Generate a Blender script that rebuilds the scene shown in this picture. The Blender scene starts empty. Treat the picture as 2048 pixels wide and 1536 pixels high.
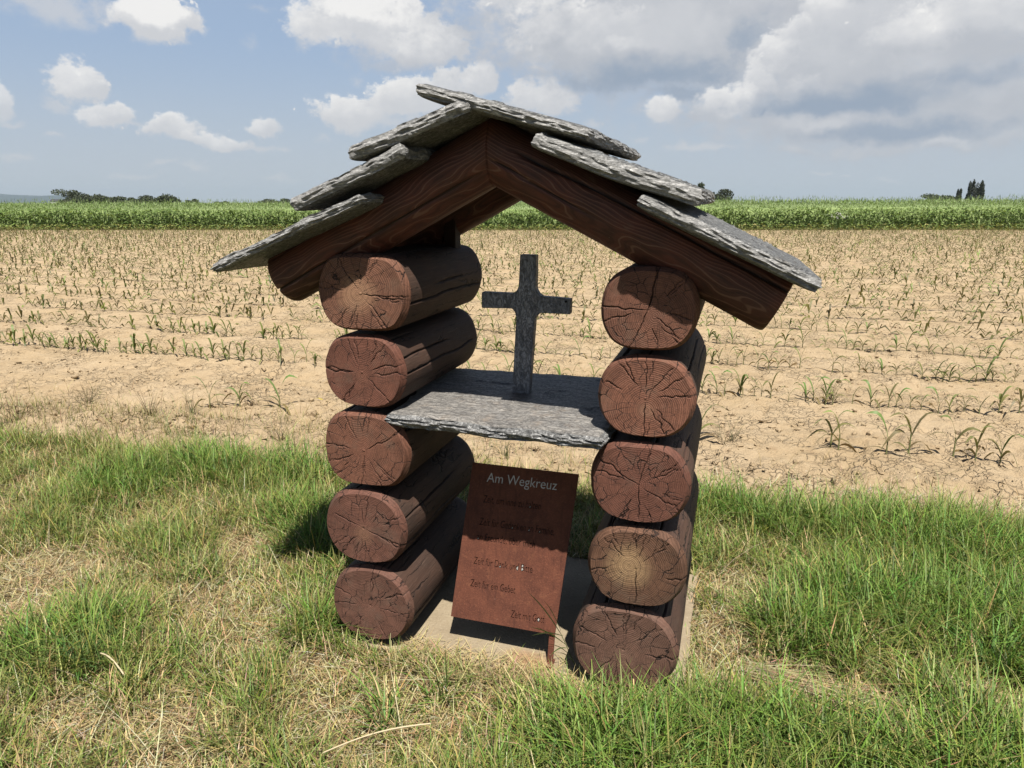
import bpy, bmesh, math
import numpy as np
from mathutils import Vector, Matrix

# ------------------------------------------------------------------ camera, sky, sun, exposure
SC = bpy.context.scene
COL = SC.collection
F_PX, CAM_H = 1454.0, 1.5                      # focal length in photo pixels, eye height
PITCH = math.atan(362 / F_PX)                  # horizon lies 362 px above the picture centre
YAW = math.radians(16.9)                       # the shrine is turned this much to the line of sight
ORI = np.array([-.471, 2.238, 0.0])            # foot of the left wall's front
UU = np.array([math.cos(YAW), -math.sin(YAW), 0.0])   # along the shrine front and the maize rows
VV = np.array([math.sin(YAW), math.cos(YAW), 0.0])    # along the logs, away into the field
CAM = np.array([0, 0, CAM_H])

cd = bpy.data.cameras.new('camera')
cd.sensor_width = 36.0
cd.lens = F_PX / 2048 * 36.0
cd.clip_start = .05
cd.clip_end = 20000
cam = bpy.data.objects.new('camera', cd)
COL.objects.link(cam)
cam.location = CAM
cam.rotation_euler = (math.pi / 2 - PITCH, 0, 0)
SC.camera = cam

SUN_AZ, SUN_EL = math.radians(29), math.radians(62.5)   # azimuth from the shrine's front normal, elevation
_l = np.array([math.sin(SUN_AZ) * math.cos(SUN_EL), -math.cos(SUN_AZ) * math.cos(SUN_EL), math.sin(SUN_EL)])
SUN = UU * _l[0] + VV * _l[1] + np.array([0, 0, _l[2]])
sd = bpy.data.lights.new('sun', 'SUN')
sd.energy = 5.0
sd.angle = math.radians(.55)
sd.color = (1.0, .945, .86)
sun = bpy.data.objects.new('sun', sd)
COL.objects.link(sun)
sun.rotation_euler = Vector(SUN).to_track_quat('Z', 'Y').to_euler()

SC.view_settings.view_transform = 'Standard'
SC.view_settings.look = 'None'
EXPO = 1.22
SC.view_settings.exposure = EXPO
SC.view_settings.gamma = 1.0
SC.view_settings.use_curve_mapping = False
SC.cycles.use_denoising = True
SC.cycles.max_bounces = 7
SC.cycles.volume_bounces = 1
SC.cycles.diffuse_bounces = 3
SC.cycles.transmission_bounces = 4
SC.cycles.transparent_max_bounces = 6


def ray(x, y):
    a, b = (x - 1024) / F_PX, (768 - y) / F_PX
    return np.array([a, math.cos(PITCH) + b * math.sin(PITCH), -math.sin(PITCH) + b * math.cos(PITCH)])


def loc(P):
    d = np.asarray(P) - ORI
    return np.array([d @ UU, d @ VV, P[2]])


def wor(u, v, z=0.0):
    return ORI + u * UU + v * VV + np.array([0, 0, z])


def pv(x, y, v):                                # photo pixel -> point on the upright plane v (shrine frame)
    d = ray(x, y)
    return loc(CAM + d * ((ORI + v * VV - CAM) @ VV) / (d @ VV))


def pz(x, y, z=0.0):                            # photo pixel -> point at height z (shrine frame)
    d = ray(x, y)
    return loc(CAM + d * (z - CAM_H) / d[2])


# ------------------------------------------------------------------ node helpers
def nd(t, typ, ins=None, **kw):
    n = t.nodes.new(typ)
    for k, v in kw.items():
        setattr(n, k, v)
    for k, v in (ins or {}).items():
        s = n.inputs[k]
        if isinstance(v, bpy.types.NodeSocket):
            t.links.new(v, s)
        else:
            s.default_value = v
    return n


def mth(t, op, a, b=0.0, c=0.0, clamp=False):
    return nd(t, 'ShaderNodeMath', {0: a, 1: b, 2: c}, operation=op, use_clamp=clamp).outputs[0]


def vmt(t, op, a, b=(0, 0, 0)):
    n = nd(t, 'ShaderNodeVectorMath', {0: a}, operation=op)
    if op == 'SCALE':
        if isinstance(b, bpy.types.NodeSocket):
            t.links.new(b, n.inputs['Scale'])
        else:
            n.inputs['Scale'].default_value = b
    elif op not in ('LENGTH', 'NORMALIZE'):
        if isinstance(b, bpy.types.NodeSocket):
            t.links.new(b, n.inputs[1])
        else:
            n.inputs[1].default_value = b
    return n.outputs['Value'] if op in ('LENGTH', 'DOT_PRODUCT') else n.outputs[0]


def mixc(t, f, a, b, blend='MIX'):
    n = nd(t, 'ShaderNodeMix', data_type='RGBA', blend_type=blend, clamp_factor=True)
    for i, v in ((0, f), (6, a), (7, b)):
        if isinstance(v, bpy.types.NodeSocket):
            t.links.new(v, n.inputs[i])
        else:
            n.inputs[i].default_value = v if i == 0 else (*v[:3], 1)
    return n.outputs[2]


def sstep(t, x, a, b, lo=0.0, hi=1.0):
    n = nd(t, 'ShaderNodeMapRange', {0: x, 1: a, 2: b, 3: lo, 4: hi}, interpolation_type='SMOOTHSTEP')
    return n.outputs[0]


def noise(t, vec, scale, detail=4, rough=.55, dist=0.0, w=None):
    n = nd(t, 'ShaderNodeTexNoise', {'Vector': vec, 'Scale': scale, 'Detail': detail, 'Roughness': rough,
                                     'Distortion': dist})
    return n.outputs[0]


def mapv(t, vec, scale=(1, 1, 1), off=(0, 0, 0), rot=(0, 0, 0)):
    return nd(t, 'ShaderNodeMapping', {'Vector': vec, 'Scale': scale, 'Location': off, 'Rotation': rot}).outputs[0]


def new_mat(name):
    m = bpy.data.materials.new(name)
    m.use_nodes = True
    t = m.node_tree
    t.nodes.clear()
    out = t.nodes.new('ShaderNodeOutputMaterial')
    b = t.nodes.new('ShaderNodeBsdfPrincipled')
    t.links.new(b.outputs[0], out.inputs[0])
    b.inputs['Specular IOR Level'].default_value = .3
    return m, t, b


ALB = (.47, .47, .47)                            # colours below were picked by eye; this brings them to real reflectance


def setin(t, b, **kw):
    for k, v in kw.items():
        s = b.inputs[{'col': 'Base Color', 'rough': 'Roughness', 'spec': 'Specular IOR Level', 'nrm': 'Normal'}[k]]
        if isinstance(v, bpy.types.NodeSocket):
            t.links.new(mixc(t, 1.0, v, ALB, 'MULTIPLY') if k == 'col' else v, s)
        elif k == 'col':
            s.default_value = (*[a_ * b_ for a_, b_ in zip(v[:3], ALB)], 1)
        else:
            s.default_value = v


def bump(t, h, strength=.5, dist=.01, nrm=None):
    n = nd(t, 'ShaderNodeBump', {'Height': h, 'Strength': strength, 'Distance': dist})
    if nrm is not None:
        t.links.new(nrm, n.inputs['Normal'])
    return n.outputs[0]


# ------------------------------------------------------------------ sky with clouds
def px_dir(x, y):
    d = ray(x, y)
    d = d / np.linalg.norm(d)
    return math.atan2(d[0], d[1]), math.asin(d[2])


W = bpy.data.worlds.new('World')
SC.world = W
W.use_nodes = True
wt = W.node_tree
wt.nodes.clear()
wout = wt.nodes.new('ShaderNodeOutputWorld')
bg = wt.nodes.new('ShaderNodeBackground')
wt.links.new(bg.outputs[0], wout.inputs[0])
SKY_S = .05
bg.inputs[1].default_value = SKY_S
sky = nd(wt, 'ShaderNodeTexSky', sky_type='NISHITA', sun_disc=False)
sky.sun_elevation = SUN_EL
sky.sun_rotation = math.atan2(SUN[0], SUN[1])
sky.air_density = 1.0
sky.dust_density = .7
sky.ozone_density = 1.0

g = bpy.data.node_groups.new('cloud_puff', 'ShaderNodeTree')
for nme, typ in (('Prev', 'Color'), ('Vec', 'Vector'), ('Centre', 'Vector'), ('Inv', 'Vector'), ('Top', 'Color'),
                 ('Base', 'Color'), ('Soft', 'Float'), ('Opacity', 'Float'), ('Billow', 'Float'), ('Rough', 'Float'),
                 ('Shade', 'Float')):
    g.interface.new_socket(nme, in_out='INPUT', socket_type='NodeSocket' + typ)
g.interface.new_socket('Out', in_out='OUTPUT', socket_type='NodeSocketColor')
g.interface.new_socket('VecOut', in_out='OUTPUT', socket_type='NodeSocketVector')
gi = g.nodes.new('NodeGroupInput')
go = g.nodes.new('NodeGroupOutput')
d_ = vmt(g, 'MULTIPLY', vmt(g, 'SUBTRACT', gi.outputs['Vec'], gi.outputs['Centre']), gi.outputs['Inv'])
sp = nd(g, 'ShaderNodeSeparateXYZ', {0: d_})
dy = sp.outputs[1]
dyf = mth(g, 'MAXIMUM', dy, mth(g, 'MULTIPLY', dy, -1.35))
ln = mth(g, 'SQRT', mth(g, 'ADD', mth(g, 'MULTIPLY', sp.outputs[0], sp.outputs[0]), mth(g, 'MULTIPLY', dyf, dyf)))
D = mth(g, 'ADD', mth(g, 'SUBTRACT', 1.0, ln),
        mth(g, 'MULTIPLY', mth(g, 'SUBTRACT', gi.outputs['Billow'], .5), gi.outputs['Rough']))
msk = nd(g, 'ShaderNodeMapRange', {0: D, 1: 0.0, 2: mth(g, 'MULTIPLY', gi.outputs['Soft'], sstep(g, dy, -.75, .05, 2.3, .8))}, interpolation_type='SMOOTHSTEP').outputs[0]
msk = mth(g, 'MULTIPLY', msk, gi.outputs['Opacity'])
tt = mth(g, 'ADD', mth(g, 'SUBTRACT', dy, mth(g, 'MULTIPLY', sp.outputs[0], .22)),
         mth(g, 'MULTIPLY', mth(g, 'SUBTRACT', gi.outputs['Shade'], .5), 2.2))
tt = sstep(g, tt, -.65, .60)
cc = mixc(g, tt, gi.outputs['Base'], gi.outputs['Top'])
g.links.new(mixc(g, msk, gi.outputs['Prev'], cc), go.inputs[0])
# hands the coordinates on one puff after the other, so that the puffs are worked out in turn
vma = nd(g, 'ShaderNodeVectorMath', {0: gi.outputs['Prev'], 1: (1e-8, 1e-8, 0), 2: gi.outputs['Vec']}, operation='MULTIPLY_ADD')
g.links.new(vma.outputs[0], go.inputs[1])

gen = nd(wt, 'ShaderNodeTexCoord').outputs['Generated']
dirv = vmt(wt, 'NORMALIZE', gen)
sx = nd(wt, 'ShaderNodeSeparateXYZ', {0: dirv})
az = mth(wt, 'ARCTAN2', sx.outputs[0], sx.outputs[1])
el = mth(wt, 'ARCSINE', sx.outputs[2])
ae = nd(wt, 'ShaderNodeCombineXYZ', {0: az, 1: el, 2: 0.0}).outputs[0]
wn1 = nd(wt, 'ShaderNodeTexNoise', {'Vector': ae, 'Scale': 16, 'Detail': 3, 'Roughness': .5})
wn2 = nd(wt, 'ShaderNodeTexNoise', {'Vector': ae, 'Scale': 75, 'Detail': 5, 'Roughness': .6})
half = (.5, .5, .5)
warp = vmt(wt, 'ADD', ae, vmt(wt, 'SCALE', vmt(wt, 'SUBTRACT', wn1.outputs['Color'], half), .045))
warp = vmt(wt, 'ADD', warp, vmt(wt, 'SCALE', vmt(wt, 'SUBTRACT', wn2.outputs['Color'], half), .012))
bil_v = nd(wt, 'ShaderNodeTexVoronoi', {'Vector': warp, 'Scale': 48, 'Smoothness': .5, 'Detail': 3.0, 'Roughness': .6},
           feature='SMOOTH_F1', distance='EUCLIDEAN').outputs['Distance']
bil_n = noise(wt, mapv(wt, ae, (1, 1.25, 1)), 44, 9, .66)
billow = mth(wt, 'ADD', mth(wt, 'MULTIPLY', sstep(wt, bil_v, 0.0, .8, 1.0, 0.0), .4), mth(wt, 'MULTIPLY', bil_n, .6))
shade_n = mth(wt, 'ADD', mth(wt, 'MULTIPLY', noise(wt, mapv(wt, ae, (1, 1.4, 1)), 24, 5, .55), .7),
              mth(wt, 'MULTIPLY', sstep(wt, bil_v, 0.0, .8, 1.0, 0.0), .3))
K = 1.0 / SKY_S / 2 ** EXPO
# milky tint of the low summer air, the same all the way round
hz = sstep(wt, el, .0, .21, 1.0, 0.0)
skyc = mixc(wt, 1.0, sky.outputs[0], (.97, .97, 1.0), 'MULTIPLY')
cur = mixc(wt, sstep(wt, el, .25, .75, .8, .0), skyc, (.365 * K, .475 * K, .645 * K))
cur = mixc(wt, mth(wt, 'MULTIPLY', hz, .88), cur, (.52 * K, .57 * K, .625 * K))
# generic cumulus field for the rest of the dome (from the planar cloud deck)
zc = mth(wt, 'MAXIMUM', sx.outputs[2], .03)
deck = nd(wt, 'ShaderNodeCombineXYZ', {0: mth(wt, 'DIVIDE', sx.outputs[0], zc), 1: mth(wt, 'DIVIDE', sx.outputs[1], zc), 2: 0.0}).outputs[0]
dn = noise(wt, deck, 1.1, 7, .58)
inview = mth(wt, 'MULTIPLY', sstep(wt, mth(wt, 'ABSOLUTE', az), .66, .80, 1.0, 0.0), sstep(wt, el, .245, .30, 1.0, 0.0))
dm = mth(wt, 'MULTIPLY', sstep(wt, dn, .54, .66), mth(wt, 'MULTIPLY', mth(wt, 'SUBTRACT', 1.0, inview), sstep(wt, el, .02, .16)))
cur = mixc(wt, dm, cur, mixc(wt, sstep(wt, dn, .54, .74), (.62 * K, .62 * K, .62 * K), (.38 * K, .41 * K, .46 * K)))

WHT, PAL, GRY, BLU = (.89, .88, .87), (.62, .635, .665), (.50, .525, .57), (.32, .39, .49)
CLOUDS = [  # photo x, y, rx, ry, top, base, softness, opacity, roughness
    (110, 15, 150, 60, PAL, PAL, .9, .75, .9), (230, 40, 60, 30, PAL, PAL, .9, .5, 1.0),
    (312, 46, 80, 56, WHT, PAL, .28, 1, .7), (300, 20, 60, 45, WHT, WHT, .3, 1, .6),
    (160, 172, 58, 62, WHT, PAL, .35, .95, .9), (115, 218, 60, 26, PAL, PAL, .8, .6, 1.1), (222, 240, 58, 34, WHT, PAL, .35, .95, .8),
    (260, 258, 60, 12, PAL, PAL, .8, .6, 1), (355, 270, 75, 30, WHT, PAL, .4, .95, .9), (430, 285, 75, 24, WHT, PAL, .4, .9, .9), (530, 256, 46, 34, WHT, PAL, .35, .9, .8),
    (500, 295, 120, 14, PAL, PAL, .9, .7, .9), (-5, 215, 20, 38, WHT, PAL, .4, .8, .8), (22, 248, 30, 10, PAL, PAL, .8, .6, .8), (110, 282, 28, 9, PAL, PAL, .9, .6, .8),
    (320, 330, 36, 9, PAL, PAL, .9, .6, .8), (395, 338, 48, 14, PAL, PAL, .9, .65, .9), (270, 348, 60, 10, PAL, PAL, .9, .5, .8), (560, 352, 50, 10, PAL, PAL, .9, .5, .8), (30, 320, 40, 10, PAL, PAL, .9, .55, .8), (640, 275, 30, 16, PAL, PAL, .9, .4, .9),
    (500, 85, 30, 36, PAL, PAL, 1.2, .45, 1.3), (710, 155, 26, 26, PAL, PAL, 1.0, .5, 1.2), (520, 5, 60, 16, PAL, PAL, 1.2, .4, 1.2),
    # the tall pair over the ridge
    (650, 45, 90, 85, WHT, PAL, .4, .95, .9), (760, 55, 150, 85, WHT, PAL, .28, 1, .7), (750, 15, 120, 50, WHT, WHT, .3, 1, .7), (860, 95, 95, 58, WHT, PAL, .3, 1, .7), (800, 125, 160, 34, PAL, GRY, .8, .6, .8),
    (705, 228, 100, 46, WHT, PAL, .3, 1, .75), (810, 200, 90, 60, WHT, PAL, .3, 1, .7), (765, 250, 140, 30, PAL, PAL, .7, .7, .8), (905, 165, 38, 38, WHT, PAL, .3, 1, .7), (962, 168, 40, 52, WHT, PAL, .3, 1, .6),
    (1085, 200, 95, 55, WHT, PAL, .35, 1, .8), (1190, 245, 30, 22, PAL, PAL, .9, .6, 1.0),
    # grey layer over the right half
    (1560, 60, 760, 240, PAL, GRY, .6, 1, .5), (1800, 230, 520, 150, PAL, GRY, .7, .95, .6),
    (1060, 10, 140, 46, WHT, PAL, .6, .9, .8), (1150, 80, 170, 95, WHT, GRY, .45, .95, .8), (1300, 70, 190, 80, PAL, PAL, .8, .8, .6),
    (1400, 120, 110, 90, PAL, GRY, .6, .7, .8), (1290, 150, 250, 56, GRY, BLU, .8, 1, .6), (1300, 165, 190, 34, BLU, BLU, .9, .8, .7), (1380, 195, 120, 26, BLU, BLU, .9, .8, .7), (1250, 90, 60, 30, WHT, PAL, .7, .8, .9),
    (1505, 70, 60, 60, GRY, BLU, .9, .55, .8), (1490, 90, 44, 70, BLU, BLU, 1.0, .7, .8),
    (1325, 228, 48, 30, WHT, PAL, .35, 1, .7),
    (1900, 60, 240, 90, PAL, GRY, .6, .9, .8), (1750, 90, 170, 110, PAL, PAL, .5, .9, .7),
    (1640, 25, 62, 50, WHT, PAL, .4, .95, .8), (1592, 75, 52, 46, WHT, PAL, .4, .95, .8), (1552, 118, 50, 42, WHT, PAL, .4, .95, .8), (1516, 162, 46, 40, WHT, PAL, .4, .95, .8),
    (1455, 200, 66, 46, WHT, PAL, .32, 1, .7), (1420, 235, 100, 24, PAL, GRY, .8, .8, .8),
    (1690, 130, 150, 100, PAL, GRY, .7, .9, .6), (1620, 170, 60, 34, WHT, PAL, .8, .6, .9),
    (1950, 30, 190, 62, WHT, PAL, .6, .95, .8), (1820, 70, 90, 44, WHT, PAL, .6, .9, .8), (1960, 100, 150, 40, GRY, GRY, .9, .8, .7),
    (1720, 200, 260, 52, GRY, BLU, .8, 1, .5), (1660, 212, 170, 34, BLU, BLU, .9, .95, .6), (1810, 262, 220, 34, BLU, BLU, .9, .85, .6), (1960, 150, 130, 40, GRY, BLU, .9, .7, .6),
    (1650, 248, 80, 26, PAL, PAL, .8, .8, .9), (1960, 200, 140, 46, PAL, GRY, .8, .7, .8), (1400, 300, 100, 16, PAL, PAL, .8, .7, .9), (1595, 300, 70, 20, PAL, GRY, .8, .7, .9), (1740, 300, 100, 24, PAL, GRY, .8, .7, .9), (1890, 292, 80, 24, WHT, GRY, .8, .7, .9), (2010, 285, 70, 26, PAL, GRY, .8, .7, .9),
    (1640, 345, 34, 9, PAL, PAL, .9, .6, .8), (1692, 356, 22, 7, PAL, PAL, .9, .6, .8), (1780, 365, 40, 8, PAL, PAL, .9, .4, .8), (1280, 290, 26, 14, PAL, PAL, .9, .5, .9),
]
sky_plain = cur
for (cx, cy, rx, ry, top, base, soft, opa, rgh) in CLOUDS:
    a_, e_ = px_dir(cx, cy)
    gn = nd(wt, 'ShaderNodeGroup')
    gn.node_tree = g
    for k, v in (('Prev', cur), ('Vec', warp), ('Billow', billow), ('Shade', shade_n)):
        wt.links.new(v, gn.inputs[k])
    gn.inputs['Centre'].default_value = (a_, e_, 0)
    gn.inputs['Inv'].default_value = (F_PX / rx * .79, F_PX / ry * .79, 0)
    gn.inputs['Top'].default_value = (*[c * K for c in top], 1)
    gn.inputs['Base'].default_value = (*[c * K for c in base], 1)
    gn.inputs['Soft'].default_value = soft * .82
    gn.inputs['Opacity'].default_value = opa
    gn.inputs['Rough'].default_value = rgh * 2.0
    cur = gn.outputs[0]
    warp = gn.outputs[1]
wt.links.new(cur, bg.inputs[0])
# the clouds of the low southern sky are only worked out for directions that lie there
bg0 = nd(wt, 'ShaderNodeBackground', {0: sky_plain, 1: SKY_S})
win = mth(wt, 'MULTIPLY', mth(wt, 'LESS_THAN', mth(wt, 'ABSOLUTE', az), .84),
          mth(wt, 'MULTIPLY', mth(wt, 'LESS_THAN', el, .33), mth(wt, 'GREATER_THAN', el, -.01)))
mxs = nd(wt, 'ShaderNodeMixShader', {0: win})
wt.links.new(bg0.outputs[0], mxs.inputs[1])
wt.links.new(bg.outputs[0], mxs.inputs[2])
wt.links.new(mxs.outputs[0], wout.inputs[0])


# ------------------------------------------------------------------ numpy noise, mesh helpers
RNG = np.random.default_rng(11)


def _h(ix, iy, iz, s):
    n = (ix * 73856093) ^ (iy * 19349663) ^ (iz * 83492791) ^ (s * 2654435761 & 0x7fffffff)
    n = n & 0x7fffffff
    n = ((n << 13) ^ n) & 0x7fffffff
    n = (n * ((n * n * 15731 + 789221) & 0x7fffffff) + 1376312589) & 0x7fffffff
    return n / float(0x7fffffff)


def vn(P, s=0):
    P = np.asarray(P, float)
    i = np.floor(P).astype(np.int64)
    f = P - i
    f = f * f * (3 - 2 * f)
    x, y, z = i[..., 0], i[..., 1], i[..., 2]
    fx, fy, fz = f[..., 0], f[..., 1], f[..., 2]
    r = 0
    for dx in (0, 1):
        for dy_ in (0, 1):
            for dz in (0, 1):
                w = (fx if dx else 1 - fx) * (fy if dy_ else 1 - fy) * (fz if dz else 1 - fz)
                r = r + w * _h(x + dx, y + dy_, z + dz, s)
    return r


def fbm(P, octv=4, s=0, gain=.5):
    r, a, tot = 0, 1.0, 0
    P = np.asarray(P, float)
    for k in range(octv):
        r = r + a * vn(P * 2 ** k + 17.3 * k, s + k)
        tot += a
        a *= gain
    return r / tot - .5


def v3(x, y=0.0, z=0.0):
    x, y, z = np.broadcast_arrays(np.asarray(x, float), y, z)
    return np.stack([x, y, z], -1)


def mesh_np(name, V, Fs, smooth=False):
    me = bpy.data.meshes.new(name)
    if isinstance(Fs, np.ndarray):
        Fs = [Fs]
    Fs = [np.asarray(f) for f in Fs if len(f)]
    V = np.asarray(V, np.float32)
    me.vertices.add(len(V))
    me.vertices.foreach_set('co', V.ravel())
    loops = np.concatenate([f.ravel() for f in Fs]).astype(np.int32)
    tot = np.concatenate([np.full(len(f), f.shape[1]) for f in Fs]).astype(np.int32)
    start = np.concatenate([[0], np.cumsum(tot)[:-1]]).astype(np.int32)
    me.loops.add(len(loops))
    me.loops.foreach_set('vertex_index', loops)
    me.polygons.add(len(tot))
    me.polygons.foreach_set('loop_start', start)
    me.polygons.foreach_set('use_smooth', np.full(len(tot), smooth, bool))
    me.update(calc_edges=True)
    return me


def add_col(me, cols, name='col'):
    a = me.attributes.new(name, 'FLOAT_COLOR', 'POINT')
    c = np.ones((len(me.vertices), 4), np.float32)
    c[:, :3] = cols
    a.data.foreach_set('color', c.ravel())


def add_flt(me, vals, name):
    a = me.attributes.new(name, 'FLOAT', 'POINT')
    a.data.foreach_set('value', np.asarray(vals, np.float32).ravel())


def obj(name, me, mat=None, parent=None, location=None):
    o = bpy.data.objects.new(name, me)
    COL.objects.link(o)
    if mat is not None and me is not None and len(me.materials) == 0:
        me.materials.append(mat)
    if parent is not None:
        o.parent = parent
    if location is not None:
        o.location = location
    return o


def tag(o, label=None, cat=None, group=None, kind=None):
    for k, v in (('label', label), ('category', cat), ('group', group), ('kind', kind)):
        if v:
            o[k] = v
    return o


def empty(name, location=(0, 0, 0), rz=0.0):
    o = bpy.data.objects.new(name, None)
    COL.objects.link(o)
    o.location = location
    o.rotation_euler = (0, 0, rz)
    o.empty_display_size = .1
    return o


def grid_faces(n, m, wrap=False, off=0):        # n rows of m points
    i = np.arange(n - 1)[:, None]
    j = np.arange(m if wrap else m - 1)[None, :]
    a = i * m + j
    b = i * m + (j + 1) % m
    return (np.stack([a, b, b + m, a + m], -1).reshape(-1, 4) + off)


def box_mesh(name, x0, x1, y0, y1, z0, z1, bev=.004):
    bm = bmesh.new()
    bmesh.ops.create_cube(bm, size=1)
    for v in bm.verts:
        v.co = Vector(((x0 + x1) / 2 + v.co.x * (x1 - x0), (y0 + y1) / 2 + v.co.y * (y1 - y0), (z0 + z1) / 2 + v.co.z * (z1 - z0)))
    if bev:
        bmesh.ops.bevel(bm, geom=bm.edges[:], offset=bev, segments=2, affect='EDGES')
    me = bpy.data.meshes.new(name)
    bm.to_mesh(me)
    bm.free()
    return me


# ------------------------------------------------------------------ materials
def tc(t, which='Object'):
    return nd(t, 'ShaderNodeTexCoord').outputs[which]


def attr(t, name, out='Color'):
    return nd(t, 'ShaderNodeAttribute', attribute_name=name).outputs[out]


def end_mat(seed, base, core, core_r=.06, ring=.5, cx=0.0, cz=0.0):
    base = [base[0] * .84, base[1] * .90, base[2] * .92]
    core = [core[0] * .88, core[1] * .92, core[2] * .92]
    m, t, b = new_mat('stained_log_end')
    o = mapv(t, tc(t), off=(-cx, 0, -cz))
    s = nd(t, 'ShaderNodeSeparateXYZ', {0: o})
    sv = vmt(t, 'ADD', o, (seed * 3.1, seed * 1.7, 0))
    wob = mth(t, 'MULTIPLY', mth(t, 'SUBTRACT', noise(t, sv, 9, 2), .5), .030)
    r0 = mth(t, 'SQRT', mth(t, 'ADD', mth(t, 'MULTIPLY', s.outputs[0], s.outputs[0]), mth(t, 'MULTIPLY', s.outputs[2], s.outputs[2])))
    r = mth(t, 'ADD', r0, wob)
    rings = mth(t, 'SINE', mth(t, 'MULTIPLY', mth(t, 'ADD', r, mth(t, 'MULTIPLY', mth(t, 'SUBTRACT', noise(t, sv, 60, 2), .5), .004)), 2 * math.pi / .0055))
    rings2 = mth(t, 'SINE', mth(t, 'MULTIPLY', r, 2 * math.pi / .017))
    rs = mth(t, 'MAXIMUM', r0, .002)
    pol = nd(t, 'ShaderNodeCombineXYZ', {0: mth(t, 'MULTIPLY', mth(t, 'DIVIDE', s.outputs[0], rs), 3.0),
                                         1: mth(t, 'MULTIPLY', mth(t, 'DIVIDE', s.outputs[2], rs), 3.0),
                                         2: mth(t, 'MULTIPLY', r, 21.0)}).outputs[0]
    nz = nd(t, 'ShaderNodeTexNoise', {'Vector': sv, 'Scale': 45, 'Detail': 3}).outputs['Color']
    pol = vmt(t, 'ADD', vmt(t, 'ADD', pol, vmt(t, 'SCALE', nz, .35)), (seed * 5.3, seed * 2.9, seed * 1.1))
    vo = nd(t, 'ShaderNodeTexVoronoi', {'Vector': pol, 'Scale': 1.0}, feature='DISTANCE_TO_EDGE').outputs['Distance']
    wid = mth(t, 'MULTIPLY', sstep(t, noise(t, sv, 16, 2), .36, .60), .027)
    wid = mth(t, 'ADD', wid, .004)
    crk = mth(t, 'SUBTRACT', 1.0, sstep(t, mth(t, 'DIVIDE', vo, wid), .3, 1.0))
    crk = mth(t, 'MULTIPLY', crk, sstep(t, r0, .012, .04))
    geo = attr(t, 'crack', 'Fac')
    allc = mth(t, 'MAXIMUM', crk, geo)
    blot = noise(t, sv, 22, 5, .6)
    fine = noise(t, mapv(t, sv, (1, 1, 1)), 260, 3, .7)
    c = mixc(t, sstep(t, blot, .3, .72), [x * .72 for x in base], [min(1, x * 1.25) for x in base])
    c = mixc(t, mth(t, 'MULTIPLY', sstep(t, mth(t, 'ADD', r, mth(t, 'MULTIPLY', blot, .03)), core_r * .55, core_r + .025, 1.0, 0.0), .85), c, core)
    c = mixc(t, mth(t, 'MULTIPLY', sstep(t, rings, -.1, 1.0), ring * .60), c, [min(1, x * 1.9 + .02) for x in base])
    c = mixc(t, mth(t, 'MULTIPLY', sstep(t, rings2, .2, 1.0), ring * .30), c, [x * .5 for x in base])
    c = mixc(t, mth(t, 'MULTIPLY', sstep(t, fine, .52, .72), .55), c, [min(1, x * 2.1 + .04) for x in base])
    c = mixc(t, mth(t, 'MULTIPLY', sstep(t, noise(t, sv, 120, 4, .7), .60, .74), .5), c, [x * .35 for x in base])
    grey = noise(t, vmt(t, 'ADD', sv, (3.3, 0, 7.7)), 11, 5, .65)
    c = mixc(t, mth(t, 'MULTIPLY', sstep(t, grey, .50, .72), .5), c, [base[0] * .55 + .10, base[1] * .8 + .07, base[2] * .8 + .055])
    rad_n = noise(t, mapv(t, pol, (2.6, 2.6, .35)), 2.0, 4, .7)
    c = mixc(t, mth(t, 'MULTIPLY', sstep(t, rad_n, .54, .70), .55), c, [x * .42 for x in base])
    saw = mth(t, 'SINE', mth(t, 'ADD', mth(t, 'MULTIPLY', s.outputs[0], 520.0), mth(t, 'MULTIPLY', noise(t, sv, 8, 2), 14.0)))
    c = mixc(t, mth(t, 'MULTIPLY', sstep(t, saw, .3, 1.0), .05), c, [min(1, x * 1.8) for x in base])
    c = mixc(t, mth(t, 'MULTIPLY', sstep(t, r0, .105, .14), .30), c, [x * .62 for x in base])
    c = mixc(t, mth(t, 'MULTIPLY', allc, .93), c, (.018, .009, .006))
    h = mth(t, 'ADD', mth(t, 'MULTIPLY', rings, .16), mth(t, 'MULTIPLY', fine, .5))
    h = mth(t, 'SUBTRACT', h, mth(t, 'MULTIPLY', crk, 2.2))
    setin(t, b, col=c, rough=.78, spec=.25, nrm=bump(t, h, .55, .003))
    return m


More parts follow.
